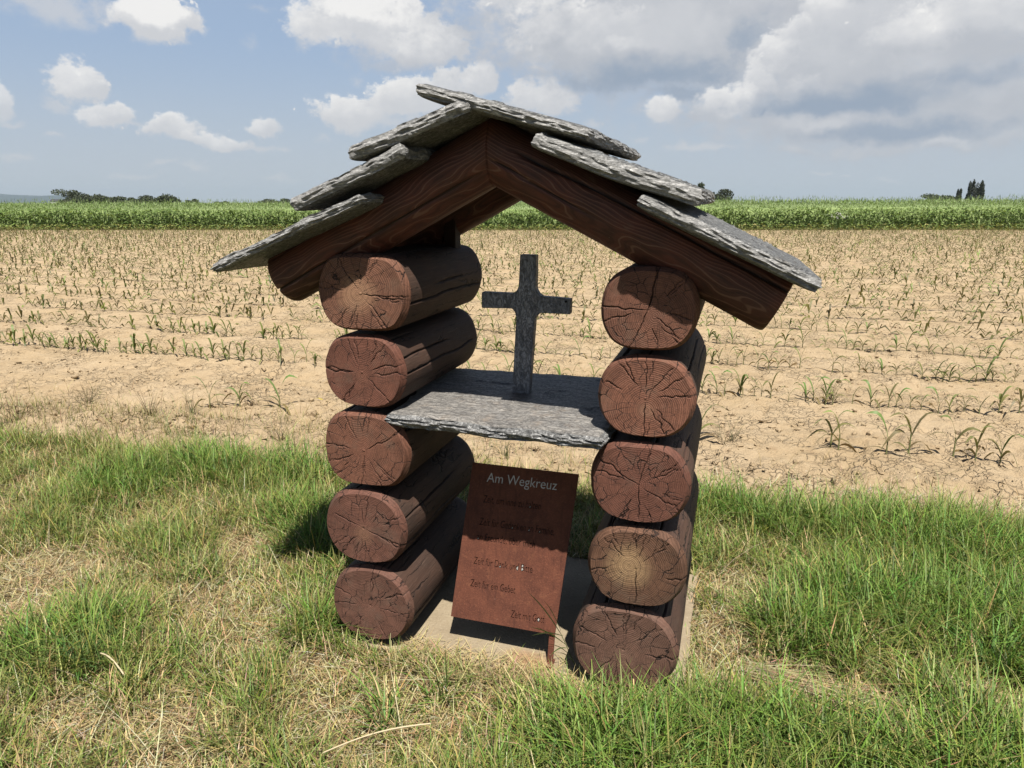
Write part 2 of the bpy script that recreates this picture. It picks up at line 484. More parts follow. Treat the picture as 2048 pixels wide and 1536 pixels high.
def wood_side_mat(name, base, dark, rough=.75, along=(26, 1.3, 26), crack=.9, pale=None, spec=.25):
    m, t, b = new_mat(name)
    o = tc(t)
    oi = nd(t, 'ShaderNodeObjectInfo').outputs['Random']
    off = nd(t, 'ShaderNodeCombineXYZ', {0: mth(t, 'MULTIPLY', oi, 31), 1: mth(t, 'MULTIPLY', oi, 17), 2: mth(t, 'MULTIPLY', oi, 7)}).outputs[0]
    o2 = vmt(t, 'ADD', o, off)
    gr = noise(t, mapv(t, o2, along), 2.2, 6, .65, .4)
    gf = noise(t, mapv(t, o2, [a * 3.3 for a in along]), 2.6, 4, .6)
    bl = noise(t, mapv(t, o2, (1, .5, 1)), 9, 5, .6)
    vo = nd(t, 'ShaderNodeTexVoronoi', {'Vector': vmt(t, 'ADD', mapv(t, o2, [a * .85 for a in along]), vmt(t, 'SCALE', nd(t, 'ShaderNodeTexNoise', {'Vector': o2, 'Scale': 20.0}).outputs['Color'], .6)), 'Scale': 1.0},
            feature='DISTANCE_TO_EDGE').outputs['Distance']
    wid = mth(t, 'ADD', mth(t, 'MULTIPLY', sstep(t, noise(t, o2, 7, 2), .45, .7), .06), .003)
    crk = mth(t, 'SUBTRACT', 1.0, sstep(t, mth(t, 'DIVIDE', vo, wid), .3, 1.0))
    crk = mth(t, 'MAXIMUM', mth(t, 'MULTIPLY', crk, crack), attr(t, 'crack', 'Fac'))
    c = mixc(t, sstep(t, bl, .3, .7), base, dark)
    c = mixc(t, mth(t, 'MULTIPLY', sstep(t, gr, .35, .75), .6), c, [x * .5 for x in base])
    c = mixc(t, mth(t, 'MULTIPLY', sstep(t, gf, .55, .8), .5), c, pale or [min(1, x * 1.9) for x in base])
    c = mixc(t, mth(t, 'MULTIPLY', crk, .9), c, (.014, .008, .006))
    h = mth(t, 'SUBTRACT', mth(t, 'ADD', mth(t, 'MULTIPLY', gr, .8), mth(t, 'MULTIPLY', gf, .6)), mth(t, 'MULTIPLY', crk, 1.6))
    setin(t, b, col=c, rough=rough, spec=spec, nrm=bump(t, h, .6, .004))
    return m


def rafter_mat():
    m, t, b = new_mat('dark_varnished_beam')
    o = tc(t)                                    # object x runs along the beam
    warp_ = vmt(t, 'ADD', mapv(t, o, (1.6, 10, 10)), vmt(t, 'SCALE', nd(t, 'ShaderNodeTexNoise', {'Vector': mapv(t, o, (2.2, 7, 7)), 'Scale': 1.3, 'Detail': 2.0}).outputs['Color'], 1.1))
    s = nd(t, 'ShaderNodeSeparateXYZ', {0: warp_})
    fig = mth(t, 'SINE', mth(t, 'MULTIPLY', mth(t, 'ADD', s.outputs[1], s.outputs[2]), 46.0))
    gr = noise(t, mapv(t, o, (4, 90, 90)), 2.4, 7, .70)
    bl = noise(t, o, 8, 4, .6)
    c = mixc(t, sstep(t, bl, .3, .7), (.185, .052, .031), (.10, .036, .025))
    c = mixc(t, mth(t, 'MULTIPLY', sstep(t, fig, .78, 1.0), .6), c, (.30, .16, .11))
    c = mixc(t, mth(t, 'MULTIPLY', sstep(t, fig, -.98, -.4, 1.0, 0.0), .4), c, (.026, .011, .008))
    c = mixc(t, mth(t, 'MULTIPLY', sstep(t, gr, .5, .72), .6), c, (.20, .095, .065))
    c = mixc(t, mth(t, 'MULTIPLY', sstep(t, noise(t, o, 150, 2), .72, .8), .5), c, (.35, .3, .26))
    crk = attr(t, 'crack', 'Fac')
    c = mixc(t, crk, c, (.008, .005, .004))
    h = mth(t, 'ADD', mth(t, 'MULTIPLY', gr, .6), mth(t, 'MULTIPLY', fig, .12))
    c = mixc(t, mth(t, 'MULTIPLY', sstep(t, gr, .28, .44, 1.0, 0.0), .6), c, (.03, .012, .009))
    c = mixc(t, mth(t, 'MULTIPLY', sstep(t, noise(t, mapv(t, o, (6, 22, 22)), 2.0, 5, .7), .60, .74), .4), c, (.27, .17, .13))
    setin(t, b, col=c, rough=.62, spec=.3, nrm=bump(t, h, .5, .004))
    return m


def slate_mat(name, lo, hi, fleck, streak=(7, 26, 40), rough=.62, tint=(.30, .22, .13), tint_amt=.25, bstr=.8, fl=.75):
    m, t, b = new_mat(name)
    o = tc(t)
    oi = nd(t, 'ShaderNodeObjectInfo').outputs['Random']
    o2 = vmt(t, 'ADD', o, nd(t, 'ShaderNodeCombineXYZ', {0: mth(t, 'MULTIPLY', oi, 23), 1: mth(t, 'MULTIPLY', oi, 11), 2: 0.0}).outputs[0])
    st = mapv(t, o2, streak, rot=(0, 0, .25))
    n1 = noise(t, st, 2.0, 8, .68, .8)
    n2 = noise(t, o2, 16, 6, .65)
    n3 = noise(t, mapv(t, o2, (1, 1, 1)), 95, 5, .75)
    rd = mth(t, 'ABSOLUTE', mth(t, 'SUBTRACT', noise(t, st, 3.2, 5, .6, 1.2), .5))
    c = mixc(t, sstep(t, n1, .32, .68), lo, hi)
    c = mixc(t, mth(t, 'MULTIPLY', sstep(t, n2, .52, .75), tint_amt), c, tint)
    c = mixc(t, mth(t, 'MULTIPLY', sstep(t, rd, .0, .040, 1.0, 0.0), .35), c, [x * .35 for x in lo])
    c = mixc(t, mth(t, 'MULTIPLY', sstep(t, n3, .54, .66), fl), c, fleck)
    c = mixc(t, mth(t, 'MULTIPLY', sstep(t, n3, .34, .45, 1.0, 0.0), fl), c, [x * .22 for x in lo])
    c = mixc(t, mth(t, 'MULTIPLY', sstep(t, noise(t, o2, 38, 3), .715, .76), .7), c, (.42, .26, .07))
    h = mth(t, 'ADD', mth(t, 'MULTIPLY', n1, 1.3), mth(t, 'ADD', mth(t, 'MULTIPLY', n3, .55), mth(t, 'MULTIPLY', sstep(t, rd, 0, .06), .7)))
    rr = sstep(t, n3, .3, .75, rough + .15, rough - .2)
    setin(t, b, col=c, rough=rr, spec=.5, nrm=bump(t, h, bstr, .006))
    return m


def attr_mat(name, rough=.6, trans=.35, vary=.0, spec=.25):
    m, t, b = new_mat(name)
    out = [n for n in t.nodes if n.type == 'OUTPUT_MATERIAL'][0]
    c = attr(t, 'col')
    setin(t, b, col=c, rough=rough, spec=spec)
    if trans:
        tr = nd(t, 'ShaderNodeBsdfTranslucent', {0: mixc(t, 1.0, c, (.59, .56, .38), 'MULTIPLY')})
        mx = nd(t, 'ShaderNodeMixShader', {0: trans})
        t.links.new(b.outputs[0], mx.inputs[1])
        t.links.new(tr.outputs[0], mx.inputs[2])
        t.links.new(mx.outputs[0], out.inputs[0])
    return m


def plain_mat(name, col, rough=.8, nscale=30, amt=.35, bstr=.3, bdist=.004, spec=.25):
    m, t, b = new_mat(name)
    o = tc(t)
    n1 = noise(t, o, nscale, 6, .62)
    n2 = noise(t, o, nscale * 5, 4, .65)
    c = mixc(t, mth(t, 'MULTIPLY', sstep(t, n1, .3, .7), amt * 2), col, [x * .55 for x in col])
    c = mixc(t, mth(t, 'MULTIPLY', sstep(t, n2, .5, .75), amt), c, [min(1, x * 1.45) for x in col])
    setin(t, b, col=c, rough=rough, spec=spec, nrm=bump(t, mth(t, 'ADD', n1, mth(t, 'MULTIPLY', n2, .5)), bstr, bdist))
    return m


def soil_mat():
    m, t, b = new_mat('dry_loam')
    o = tc(t)
    n1 = noise(t, o, 1.3, 5, .6)
    n2 = noise(t, o, 9, 7, .65)
    n3 = noise(t, o, 60, 6, .7)
    c = mixc(t, sstep(t, n1, .3, .7), (.58, .43, .255), (.66, .505, .32))
    c = mixc(t, mth(t, 'MULTIPLY', sstep(t, n2, .45, .75), .5), c, (.72, .57, .38))
    c = mixc(t, mth(t, 'MULTIPLY', sstep(t, n2, .25, .45, 1.0, 0.0), .4), c, (.40, .255, .14))
    c = mixc(t, mth(t, 'MULTIPLY', sstep(t, n3, .28, .42, 1.0, 0.0), .45), c, (.30, .19, .10))
    c = mixc(t, mth(t, 'MULTIPLY', sstep(t, noise(t, o, 34, 3), .66, .74), .4), c, (.85, .74, .56))
    vo = nd(t, 'ShaderNodeTexVoronoi', {'Vector': vmt(t, 'ADD', o, vmt(t, 'SCALE', nd(t, 'ShaderNodeTexNoise', {'Vector': o, 'Scale': 12.0, 'Detail': 3.0}).outputs['Color'], .12)), 'Scale': 15.0}, feature='DISTANCE_TO_EDGE').outputs['Distance']
    gap = mth(t, 'MULTIPLY', sstep(t, vo, .0, .10, 1.0, 0.0), sstep(t, noise(t, o, 2.2, 2), .42, .62))
    h = mth(t, 'ADD', mth(t, 'MULTIPLY', n2, 1.2), mth(t, 'MULTIPLY', n3, .7))
    h = mth(t, 'SUBTRACT', h, mth(t, 'MULTIPLY', gap, .8))
    setin(t, b, col=c, rough=.95, spec=.1, nrm=bump(t, h, .9, .03))
    return m


def rust_mat():
    m, t, b = new_mat('rusted_steel')
    o = tc(t)
    n1 = noise(t, o, 10, 6, .6)
    n2 = noise(t, o, 210, 4, .7)
    n3 = noise(t, mapv(t, o, (40, 7, 40)), 2, 4, .6)
    c = mixc(t, sstep(t, n1, .3, .7), (.135, .048, .030), (.205, .072, .042))
    c = mixc(t, mth(t, 'MULTIPLY', sstep(t, n2, .5, .72), .6), c, (.34, .125, .070))
    c = mixc(t, mth(t, 'MULTIPLY', sstep(t, n2, .28, .44, 1.0, 0.0), .6), c, (.075, .028, .018))
    c = mixc(t, mth(t, 'MULTIPLY', sstep(t, n3, .50, .72), .5), c, (.085, .030, .020))
    c = mixc(t, mth(t, 'MULTIPLY', sstep(t, noise(t, o, 26, 6, .7), .54, .70), .5), c, (.29, .115, .062))
    c = mixc(t, mth(t, 'MULTIPLY', sstep(t, noise(t, o, 75, 2), .74, .80), .6), c, (.45, .27, .2))
    setin(t, b, col=c, rough=.82, spec=.2, nrm=bump(t, n2, .5, .002))
    return m


def concrete_mat():
    m, t, b = new_mat('weathered_concrete')
    o = tc(t)
    n1 = noise(t, o, 5, 6, .6)
    n2 = noise(t, o, 90, 5, .7)
    c = mixc(t, sstep(t, n1, .3, .7), (.46, .375, .255), (.37, .295, .195))
    c = mixc(t, mth(t, 'MULTIPLY', sstep(t, n2, .5, .7), .5), c, (.58, .49, .36))
    c = mixc(t, mth(t, 'MULTIPLY', sstep(t, n2, .3, .42, 1.0, 0.0), .5), c, (.20, .165, .12))
    st = vmt(t, 'LENGTH', vmt(t, 'SUBTRACT', mapv(t, o, (1, 1.6, 0)), (.53, .07 * 1.6, 0)))
    stn = mth(t, 'MULTIPLY', sstep(t, mth(t, 'ADD', st, mth(t, 'MULTIPLY', mth(t, 'SUBTRACT', n1, .5), .25)), .02, .13, 1.0, 0.0), .55)
    c = mixc(t, stn, c, (.42, .20, .075))
    setin(t, b, col=c, rough=.92, spec=.15, nrm=bump(t, mth(t, 'ADD', n2, mth(t, 'MULTIPLY', n1, .6)), .7, .006))
    return m


M_SIDE = wood_side_mat('weathered_log_side', (.115, .060, .040), (.068, .042, .031), pale=(.25, .17, .125))
M_RAFT = rafter_mat()
M_BOARD = wood_side_mat('dark_shade_wood', (.05, .022, .015), (.03, .015, .011), crack=.4)  # dark so the added boards pass for roof shade; the support block shares it
M_SLATE = slate_mat('roof_slate', (.115, .118, .116), (.36, .36, .345), (.72, .715, .69), bstr=1.0)
M_EDGE = slate_mat('split_slate_edge', (.27, .27, .262), (.56, .55, .53), (1.10, 1.09, 1.05), streak=(12, 12, 60), bstr=.7, fl=.5, tint_amt=.15)
M_EDGE2 = slate_mat('shelf_edge', (.17, .172, .172), (.42, .42, .415), (1.0, 1.0, .98), streak=(14, 14, 40), bstr=.8, fl=.7, tint_amt=.1)
M_SHELF = slate_mat('shelf_slate', (.20, .19, .18), (.44, .415, .38), (.75, .72, .67), streak=(9, 20, 30), tint=(.36, .27, .19), tint_amt=.55, fl=.4)
M_CROSS = slate_mat('cross_slate', (.25, .257, .275), (.50, .51, .535), (.78, .78, .80), streak=(26, 26, 12), tint=(.22, .12, .06), tint_amt=.28, rough=.5, fl=.28)
M_RUST = rust_mat()
M_CONC = concrete_mat()
M_SOIL = soil_mat()
M_GRASS = attr_mat('grass_blades', .55, .3)
M_STRAW = attr_mat('dead_straw', .7, .2)
M_CORN = attr_mat('maize_leaf', .5, .3)
M_CROP = attr_mat('oilseed_foliage', .6, .3)
M_LEAF = attr_mat('tree_foliage', .65, .2)
M_BARK = plain_mat('bark', (.07, .055, .04), .9, 20)

# ------------------------------------------------------------------ ground
m, t, b = new_mat('far_farmland')
n1 = noise(t, tc(t), .006, 4)
setin(t, b, col=mixc(t, sstep(t, n1, .4, .6), (.10, .15, .045), (.16, .17, .07)), rough=.95, spec=.1)
S_ = 9000
gr = obj('ground', mesh_np('ground', np.array([[-S_, -400, -.35], [S_, -400, -.35], [S_, S_, -.35], [-S_, S_, -.35]]), np.array([[0, 1, 2, 3]])), m)
tag(gr, kind='structure')


def graded(a, b, centre, step0, grow):          # coordinates fine near centre, coarser away
    out = [centre]
    x, s = centre, step0
    while x < b:
        x += s
        s *= grow
        out.append(min(x, b))
    x, s = centre, step0
    while x > a:
        x -= s
        s *= grow
        out.append(max(x, a))
    return np.unique(np.round(out, 5))


ROW0, ROWS = 2.73, 1.157


def soil_edge(u):
    return 1.70 + .09 * (np.asarray(u)) * .9 * .6 + .22 * fbm(v3(np.asarray(u) * 1.1), 3, 5)


def soil_z(u, v):
    near = np.clip(1 - (v - 2.0) / 14, 0, 1)
    z = .030 * fbm(v3(u * 1.3, v * 1.3), 3, 21)
    z = z + (.075 * fbm(v3(u * 6, v * 6), 5, 31, .6)) * (.30 + .70 * near)
    rg = np.abs(fbm(v3(u * 3.1, v * 3.1), 3, 44))
    z = z - .035 * np.clip(1 - rg / .035, 0, 1) * near
    z = z + .016 * np.cos((v - ROW0) / ROWS * 2 * math.pi)
    pt_ = np.clip(.5 + 2.2 * fbm(v3(u * 1.1, v * 1.1), 3, 61), .12, 1)
    z = z + pt_ * .045 * (np.abs(fbm(v3(u * 11, v * 11), 3, 63, .6)) * 2 - .25) * np.clip(1.25 - (v - 2.0) / 7, 0, 1)
    e = soil_edge(u)
    bank = np.exp(-((v - e - .30) / .22) ** 2)
    z = z + bank * (.05 + .17 * fbm(v3(u * 4.5, v * 4.5), 4, 57, .6))
    z = np.where(v < e + .05, z - (e + .05 - v) * .5, z)
    return z - .01


us = np.concatenate([graded(-5.2, 4.6, .6, .019, 1.0018)])
us = np.unique(np.concatenate([graded(-75, us[0], us[0], .03, 1.09), us, graded(us[-1], 40, us[-1], .03, 1.09)]))
vs = graded(1.35, 64, 1.35, .016, 1.0105)
uu, vv = np.meshgrid(us, vs)
zz = soil_z(uu, vv)
Vt = np.stack([uu, vv, zz], -1).reshape(-1, 3)
SHR = dict(location=tuple(ORI), rz=-YAW)
so = obj('field_soil', mesh_np('field_soil', Vt, grid_faces(len(vs), len(us)), True), M_SOIL, location=tuple(ORI))
so.rotation_euler = (0, 0, -YAW)
tag(so, kind='structure')


def verge_z(u, v):
    return -.045 + .035 * fbm(v3(u * 2.2, v * 2.2), 3, 71) + .03 * fbm(v3(u * 9, v * 9), 2, 77)


M_THATCH = plain_mat('thatch_earth', (.42, .34, .17), .95, 45, .5, .8, .02)
us2 = np.arange(-7, 8.01, .08)
vs2 = np.arange(-5, 2.4, .08)
uu, vv = np.meshgrid(us2, vs2)
ve = obj('verge_ground', mesh_np('verge_ground', np.stack([uu, vv, verge_z(uu, vv) - .12 * np.clip((vv - soil_edge(uu) - .1) * 3, 0, 1)], -1).reshape(-1, 3), grid_faces(len(vs2), len(us2)), True), M_THATCH, location=tuple(ORI))
ve.rotation_euler = (0, 0, -YAW)
tag(ve, kind='structure')

# far hill range
hx = np.linspace(-9000, 2500, 140)
hz_ = 60 + 46 * fbm(v3(hx * .0011), 3, 3) * 2 + 26 * np.exp(-((hx + 4700) / 1300) ** 2)
hz_ = np.where(hx > -4200, hz_ * np.clip(1 - (hx + 4200) / 900, 0, 1), hz_)
rows = []
for fy, fz in ((0, 0), (300, .55), (650, .92), (1000, 1.0), (1500, .6), (2200, 0)):
    rows.append(np.stack([hx, 6300 + fy + 120 * fbm(v3(hx * .002, fy * .002), 2, 9), np.maximum(hz_ * fz, 0) - .4], -1))
M_HILL = plain_mat('wooded_hill', (.05, .075, .075), .95, .02, .3, .0)
hl = obj('hills', mesh_np('hills', np.concatenate(rows), grid_faces(6, 140), True), M_HILL)
tag(hl, kind='structure')

# ------------------------------------------------------------------ the shrine
shrine = empty('wayside_shrine', tuple(ORI), -YAW)
tag(shrine, 'reddish brown log wayside shrine with stacked round timbers and a grey stone slab roof', 'shrine')
LOG_L = .70


def make_log(cu, cz, ru, rz, seed, endm, deep, v0=0.0, L=LOG_L):
    rs = np.random.default_rng(seed)
    n = 300
    th = np.arange(n) * 2 * math.pi / n
    sn, cs = np.sin(th), np.cos(th)
    rzz = rz / np.maximum(np.abs(sn), 1e-3)
    R = (ru ** -9.0 + rzz ** -9.0) ** (-1 / 9.0)
    R = R * (1 + .075 * fbm(v3(cs * 1.6 + seed, sn * 1.6), 3, seed))
    # ---- cut end: polar grid with radial drying cracks
    nr = 30
    rr = np.concatenate([[.012], np.linspace(.04, .908, nr), [.914, .918, .990, 1.0]])
    yy = np.concatenate([np.zeros(nr + 1), [.0, .0012, .0235, .0262]])
    RR, TH = np.meshgrid(rr, th, indexing='ij')
    rad = RR * R[None, :]
    dep = np.zeros_like(rad)
    cr = np.zeros_like(rad)
    ncr = len(deep) + 5
    for k in range(ncr):
        if k < len(deep):
            t0, r0, r1, wd = deep[k]
            wd = wd * .40
        else:
            t0, r0, r1, wd = rs.uniform(0, 2 * math.pi), rs.uniform(.2, .55), rs.uniform(.8, 1.05), rs.uniform(.0006, .0010)
        path = t0 + .30 * fbm(v3(RR * 6 + k * 9.1, seed), 4, seed + k, .6) * (1 - .5 * RR) * 1.2
        dang = (TH - path + math.pi) % (2 * math.pi) - math.pi
        dist = np.abs(dang) * rad
        tap = np.clip((RR - r0) / .12, 0, 1) * np.clip((r1 + .06 - RR) / .1, 0, 1)
        half_w = np.maximum(wd * (.5 + .9 * np.clip(tap, 0, 1)), 1e-4)
        cc_ = np.clip(1.2 - dist / half_w, 0, 1) * (tap > 0) * np.minimum(1, tap * 2)
        dep = np.maximum(dep, cc_ * .006)
        cr = np.maximum(cr, cc_)
    surf = .0016 * fbm(v3(rad * cs[None, :] * 40, rad * sn[None, :] * 40, seed), 3, seed)
    P = np.stack([rad * cs[None, :], yy[:, None] + dep + surf + .004 * (RR > 1), rad * sn[None, :]], -1).reshape(-1, 3)
    Vt = np.concatenate([[[0, 0, 0]], P])
    q = grid_faces(len(rr), n, True, 1)[:, ::-1]
    tri = np.stack([np.zeros(n, int), 1 + np.arange(n), 1 + (np.arange(n) + 1) % n], -1)
    em = mesh_np('cut_end', Vt, [q[:, ::-1], tri], True)
    add_flt(em, np.concatenate([[0], cr.ravel()]), 'crack')
    # ---- round side with long cracks
    ys = np.concatenate([[.026], np.linspace(.045, L - .03, 40), [L - .012, L]])
    sc = np.concatenate([np.ones(41), [.985, .93]])
    Y, TH = np.meshgrid(ys, th, indexing='ij')
    rad = sc[:, None] * R[None, :] * (1 + .02 * fbm(v3(Y * 5, cs[None, :] * 2 + seed, sn[None, :] * 2), 3, seed + 50))
    cr = np.zeros_like(rad)
    dep = np.zeros_like(rad)
    for k in range(9):
        if k < len(deep) and deep[k][2] > .95:
            t0, y0, y1, w = deep[k][0], -.1, rs.uniform(.2, 1.0) * L, .022
            t0 = t0 + .45 * fbm(v3(np.array([1 * 4 + k * 9.1]), seed), 3, seed + k)[0] * .6
        else:
            t0 = rs.uniform(0, 2 * math.pi)
            y0 = rs.uniform(-.3, .3)
            y1 = y0 + rs.uniform(.25, .7)
            w = rs.uniform(.012, .02)
        path = t0 + .14 * fbm(v3(Y * 6 + 3.3 * k, seed), 3, seed + 90 + k)
        dang = np.abs((TH - path + math.pi) % (2 * math.pi) - math.pi)
        tap = np.clip((Y - y0) / .08, 0, 1) * np.clip((y1 - Y) / .12, 0, 1)
        cc_ = np.clip(1.3 - dang / (w * (.35 + .55 * tap)), 0, 1) * np.minimum(1, tap * 2)
        dep = np.maximum(dep, cc_ * .010)
        cr = np.maximum(cr, cc_)
    rad = rad - dep
    P = np.stack([rad * cs[None, :], Y, rad * sn[None, :]], -1).reshape(-1, 3)
    Vt = np.concatenate([P, [[0, L, 0]]])
    q = grid_faces(len(ys), n, True)[:, ::-1]
    base = (len(ys) - 1) * n
    tri = np.stack([np.full(n, len(P)), base + (np.arange(n) + 1) % n, base + np.arange(n)], -1)
    lm = mesh_np('log', Vt, [q, tri], True)
    add_flt(lm, np.concatenate([cr.ravel(), [0]]), 'crack')
    lo = obj('log', lm, M_SIDE, shrine, (cu, v0, cz))
    ce = obj('cut_end', em, endm, lo)
    return lo


RED = (.215, .082, .049)
left = [  # centre photo pixel, half width, end colour, core colour, core radius, rings, deep cracks (angle, r0, r1, width)
    ((721, 587), .157, (.23, .095, .055), (.52, .29, .165), .075, .9, [(-.12, .0, 1.1, .0030), (2.15, .1, 1.05, .0022), (3.0, .35, 1.1, .002), (-.85, .2, 1.0, .002), (1.05, .45, 1.1, .002), (4.5, .5, 1.1, .0025)]),
    ((722, 744), .144, (.205, .075, .046), (.25, .10, .062), .03, .55, [(3.14, .2, 1.1, .0034), (.02, .3, 1.1, .0024), (2.0, .2, 1.0, .002), (-.75, .15, .9, .002), (.85, .3, 1.0, .002), (4.1, .3, 1.0, .002)]),
    ((727, 900), .156, (.235, .092, .054), (.27, .105, .064), .05, .7, [(.5, .05, 1.0, .0026), (3.05, .3, 1.1, .0022), (4.7, .1, .6, .0022), (2.1, .3, 1.0, .002), (1.35, .4, 1.0, .002), (5.5, .5, 1.0, .002)]),
    ((728, 1054), .150, (.20, .080, .052), (.30, .15, .09), .04, .6, [(-.35, .05, 1.05, .003), (2.75, .1, .7, .003), (1.6, .1, .5, .003), (1.75, .55, 1.1, .002), (.35, .5, 1.0, .0024), (4.4, .4, 1.0, .002)]),
    ((740, 1207), .153, (.205, .088, .058), (.24, .11, .075), .04, .35, [(1.45, .3, 1.0, .003), (.5, .4, .9, .002), (2.8, .5, 1.0, .002)]),
]
right = [
    ((1296, 617), .136, (.215, .085, .050), (.20, .085, .055), .03, .6, [(1.35, .0, 1.1, .0034), (3.1, .0, 1.1, .0028), (4.3, .0, .9, .0024), (.75, .4, 1.0, .002), (-.7, .2, .9, .002), (5.0, .4, 1.0, .002)]),
    ((1290, 797), .140, (.245, .095, .056), (.36, .19, .12), .028, 1.0, [(4.72, .1, 1.05, .003), (.55, .3, 1.0, .0024), (.9, .2, .9, .0022), (2.8, .5, 1.0, .0022), (2.1, .3, 1.0, .0022), (1.55, .2, 1.0, .0022), (5.5, .3, 1.0, .002)]),
    ((1277, 970), .148, (.195, .072, .045), (.21, .08, .052), .03, .55, [(2.6, .0, 1.1, .003), (4.75, .0, .85, .0026), (1.3, .0, 1.0, .0022), (-.5, .1, 1.0, .0026), (.6, .4, 1.0, .002), (4.3, .4, 1.0, .002)]),
    ((1272, 1135), .150, (.165, .075, .042), (.62, .39, .20), .080, .85, [(-.12, .6, 1.1, .0034), (4.75, .0, .85, .0026), (1.65, .6, 1.1, .003), (3.3, .5, 1.0, .002), (2.2, .6, 1.1, .002)]),
    ((1246, 1295), .166, (.20, .096, .064), (.26, .14, .095), .05, .5, [(1.5, .45, 1.1, .0034), (2.0, .3, 1.0, .002), (.7, .3, 1.0, .002), (-.05, .4, 1.0, .002), (4.0, .3, 1.0, .002)]),
]
logs = []
for wall, top_z, bot_z in ((left, 1.352, .004), (right, 1.338, .004)):
    cen = [pv(*a[0], 0.0) for a in wall]
    bounds = [top_z] + [(cen[i][2] + cen[i + 1][2]) / 2 for i in range(4)] + [bot_z]
    for i, a in enumerate(wall):
        hi_, lo_ = bounds[i], bounds[i + 1]
        endm = end_mat(len(logs) + 1, a[2], a[3], a[4], a[5], *([(-.012, .0), (.0, -.012), (-.01, .0), (.0, -.02), (-.01, -.03), (.02, -.015), (.004, -.035), (.0, .0), (-.02, .01), (.0, -.03)][len(logs)]))
        logs.append(make_log(cen[i][0], (hi_ + lo_) / 2, a[1], (hi_ - lo_) / 2 - .0025, 100 + len(logs) * 7, endm, a[6], v0=[.0, .006, .002, -.004, .003][i]))

# rafters: two in front, two behind, mitred at the ridge
RAF_R = .088
RIDGE = pv(990, 302, .1)
LFT = pv(572, 556, .1)
RGT = pv(1557, 607, .1)


def make_rafter(end, vc, seed, crack_th, r=RAF_R):
    a = np.array([end[0] - RIDGE[0], 0, end[2] - RIDGE[2]])
    T = np.linalg.norm(a)
    a /= T
    nrm = np.array([-a[2], 0, a[0]])
    if nrm[2] < 0:
        nrm = -nrm
    n, nt = 112, 110
    th = np.arange(n) * 2 * math.pi / n
    rad0 = r * (1 + .03 * fbm(v3(np.cos(th) * 1.4, np.sin(th) * 1.4, seed), 3, seed))
    A0 = np.array([RIDGE[0], vc, RIDGE[2]])
    s = np.linspace(0, 1, nt)
    s = np.concatenate([s[:-1] * .985, [.992, 1.0]])
    sc = np.concatenate([np.ones(nt - 1), [.985, .95]])
    S, TH = np.meshgrid(s, th, indexing='ij')
    off_u = rad0 * np.cos(th) * nrm[0]
    t_start = -off_u / a[0]
    Tt = t_start[None, :] + S * (T - t_start[None, :])
    rad = rad0[None, :] * sc[:, None] * (1 + .03 * fbm(v3(Tt * 5, np.cos(TH) * 1.5, np.sin(TH) * 1.5), 3, seed + 4))
    cr = np.zeros_like(rad)
    for k, (c0, y0, y1, w) in enumerate(crack_th):
        path = c0 + .35 * fbm(v3(Tt * 2.4 + k * 4.4, seed), 3, seed + k)
        dang = np.abs((TH - path + math.pi) % (2 * math.pi) - math.pi)
        tap = np.clip((Tt - y0) / .1, 0, 1) * np.clip((y1 - Tt) / .1, 0, 1)
        cr = np.maximum(cr, np.clip(1.25 - dang / (w * (.5 + tap)), 0, 1) * np.minimum(1, tap * 2))
    rad = rad - cr * .013
    # local object frame: x along the beam, y = shrine v, z = normal
    X = Tt
    Y = rad * np.sin(TH)
    Z = rad * np.cos(TH)
    P = np.stack([X, Y, Z], -1).reshape(-1, 3)
    nrow = len(s)
    Vt = np.concatenate([P, [[P[:n, 0].mean(), 0, 0]], [[T, 0, 0]]])
    q = grid_faces(nrow, n, True)
    i = np.arange(n)
    c0, c1 = len(P), len(P) + 1
    tri = np.concatenate([np.stack([np.full(n, c0), (i + 1) % n, i], -1), np.stack([np.full(n, c1), (nrow - 1) * n + i, (nrow - 1) * n + (i + 1) % n], -1)])
    me = mesh_np('rafter', Vt, [q, tri], True)
    add_flt(me, np.concatenate([cr.ravel(), [0, 0]]), 'crack')
    o = obj('rafter', me, M_RAFT, shrine)
    o.matrix_local = Matrix(((a[0], 0, nrm[0], A0[0]), (0, 1, 0, A0[1]), (a[2], 0, nrm[2], A0[2]), (0, 0, 0, 1)))
    return o


VR1, VR2 = .105, .62
make_rafter(LFT, VR1, 3, [(-math.pi / 2 - .55, .02, .95, .030), (-math.pi / 2 + .7, .5, .9, .02)])
make_rafter(RGT, VR1, 9, [(-math.pi / 2 + .45, .05, 1.0, .034), (-math.pi / 2 - .2, .0, .38, .022)])
make_rafter(LFT, VR2, 15, [(-math.pi / 2, .1, .6, .03)])
make_rafter(RGT, VR2, 21, [(-math.pi / 2, .1, .6, .03)])

# dark boards added between the rafters to give the roof underside its deep shade
for end in (LFT, RGT):
    a = np.array([end[0] - RIDGE[0], end[2] - RIDGE[2]])
    T = np.linalg.norm(a)
    a /= T
    nrm = np.array([-a[1], a[0]])
    if nrm[1] < 0:
        nrm = -nrm
    for k in range(6):
        s0 = .07 + k * (T - .09) / 6
        s1 = s0 + (T - .09) / 6 - .006
        me = box_mesh('shade_board', s0, s1, .06, .68, .056 + .002 * (k % 2), .076 + .002 * (k % 2), .003)
        o = obj('shade_board', me, M_BOARD, shrine)
        o.matrix_local = Matrix(((a[0], 0, nrm[0], RIDGE[0]), (0, 1, 0, 0), (a[1], 0, nrm[1], RIDGE[2]), (0, 0, 0, 1)))
p_ = pv(903, 488, .56)
obj('support_block', box_mesh('support_block', p_[0] - .022, p_[0] + .022, .54, .60, p_[2] - .06, p_[2] + .10), M_BOARD, shrine)


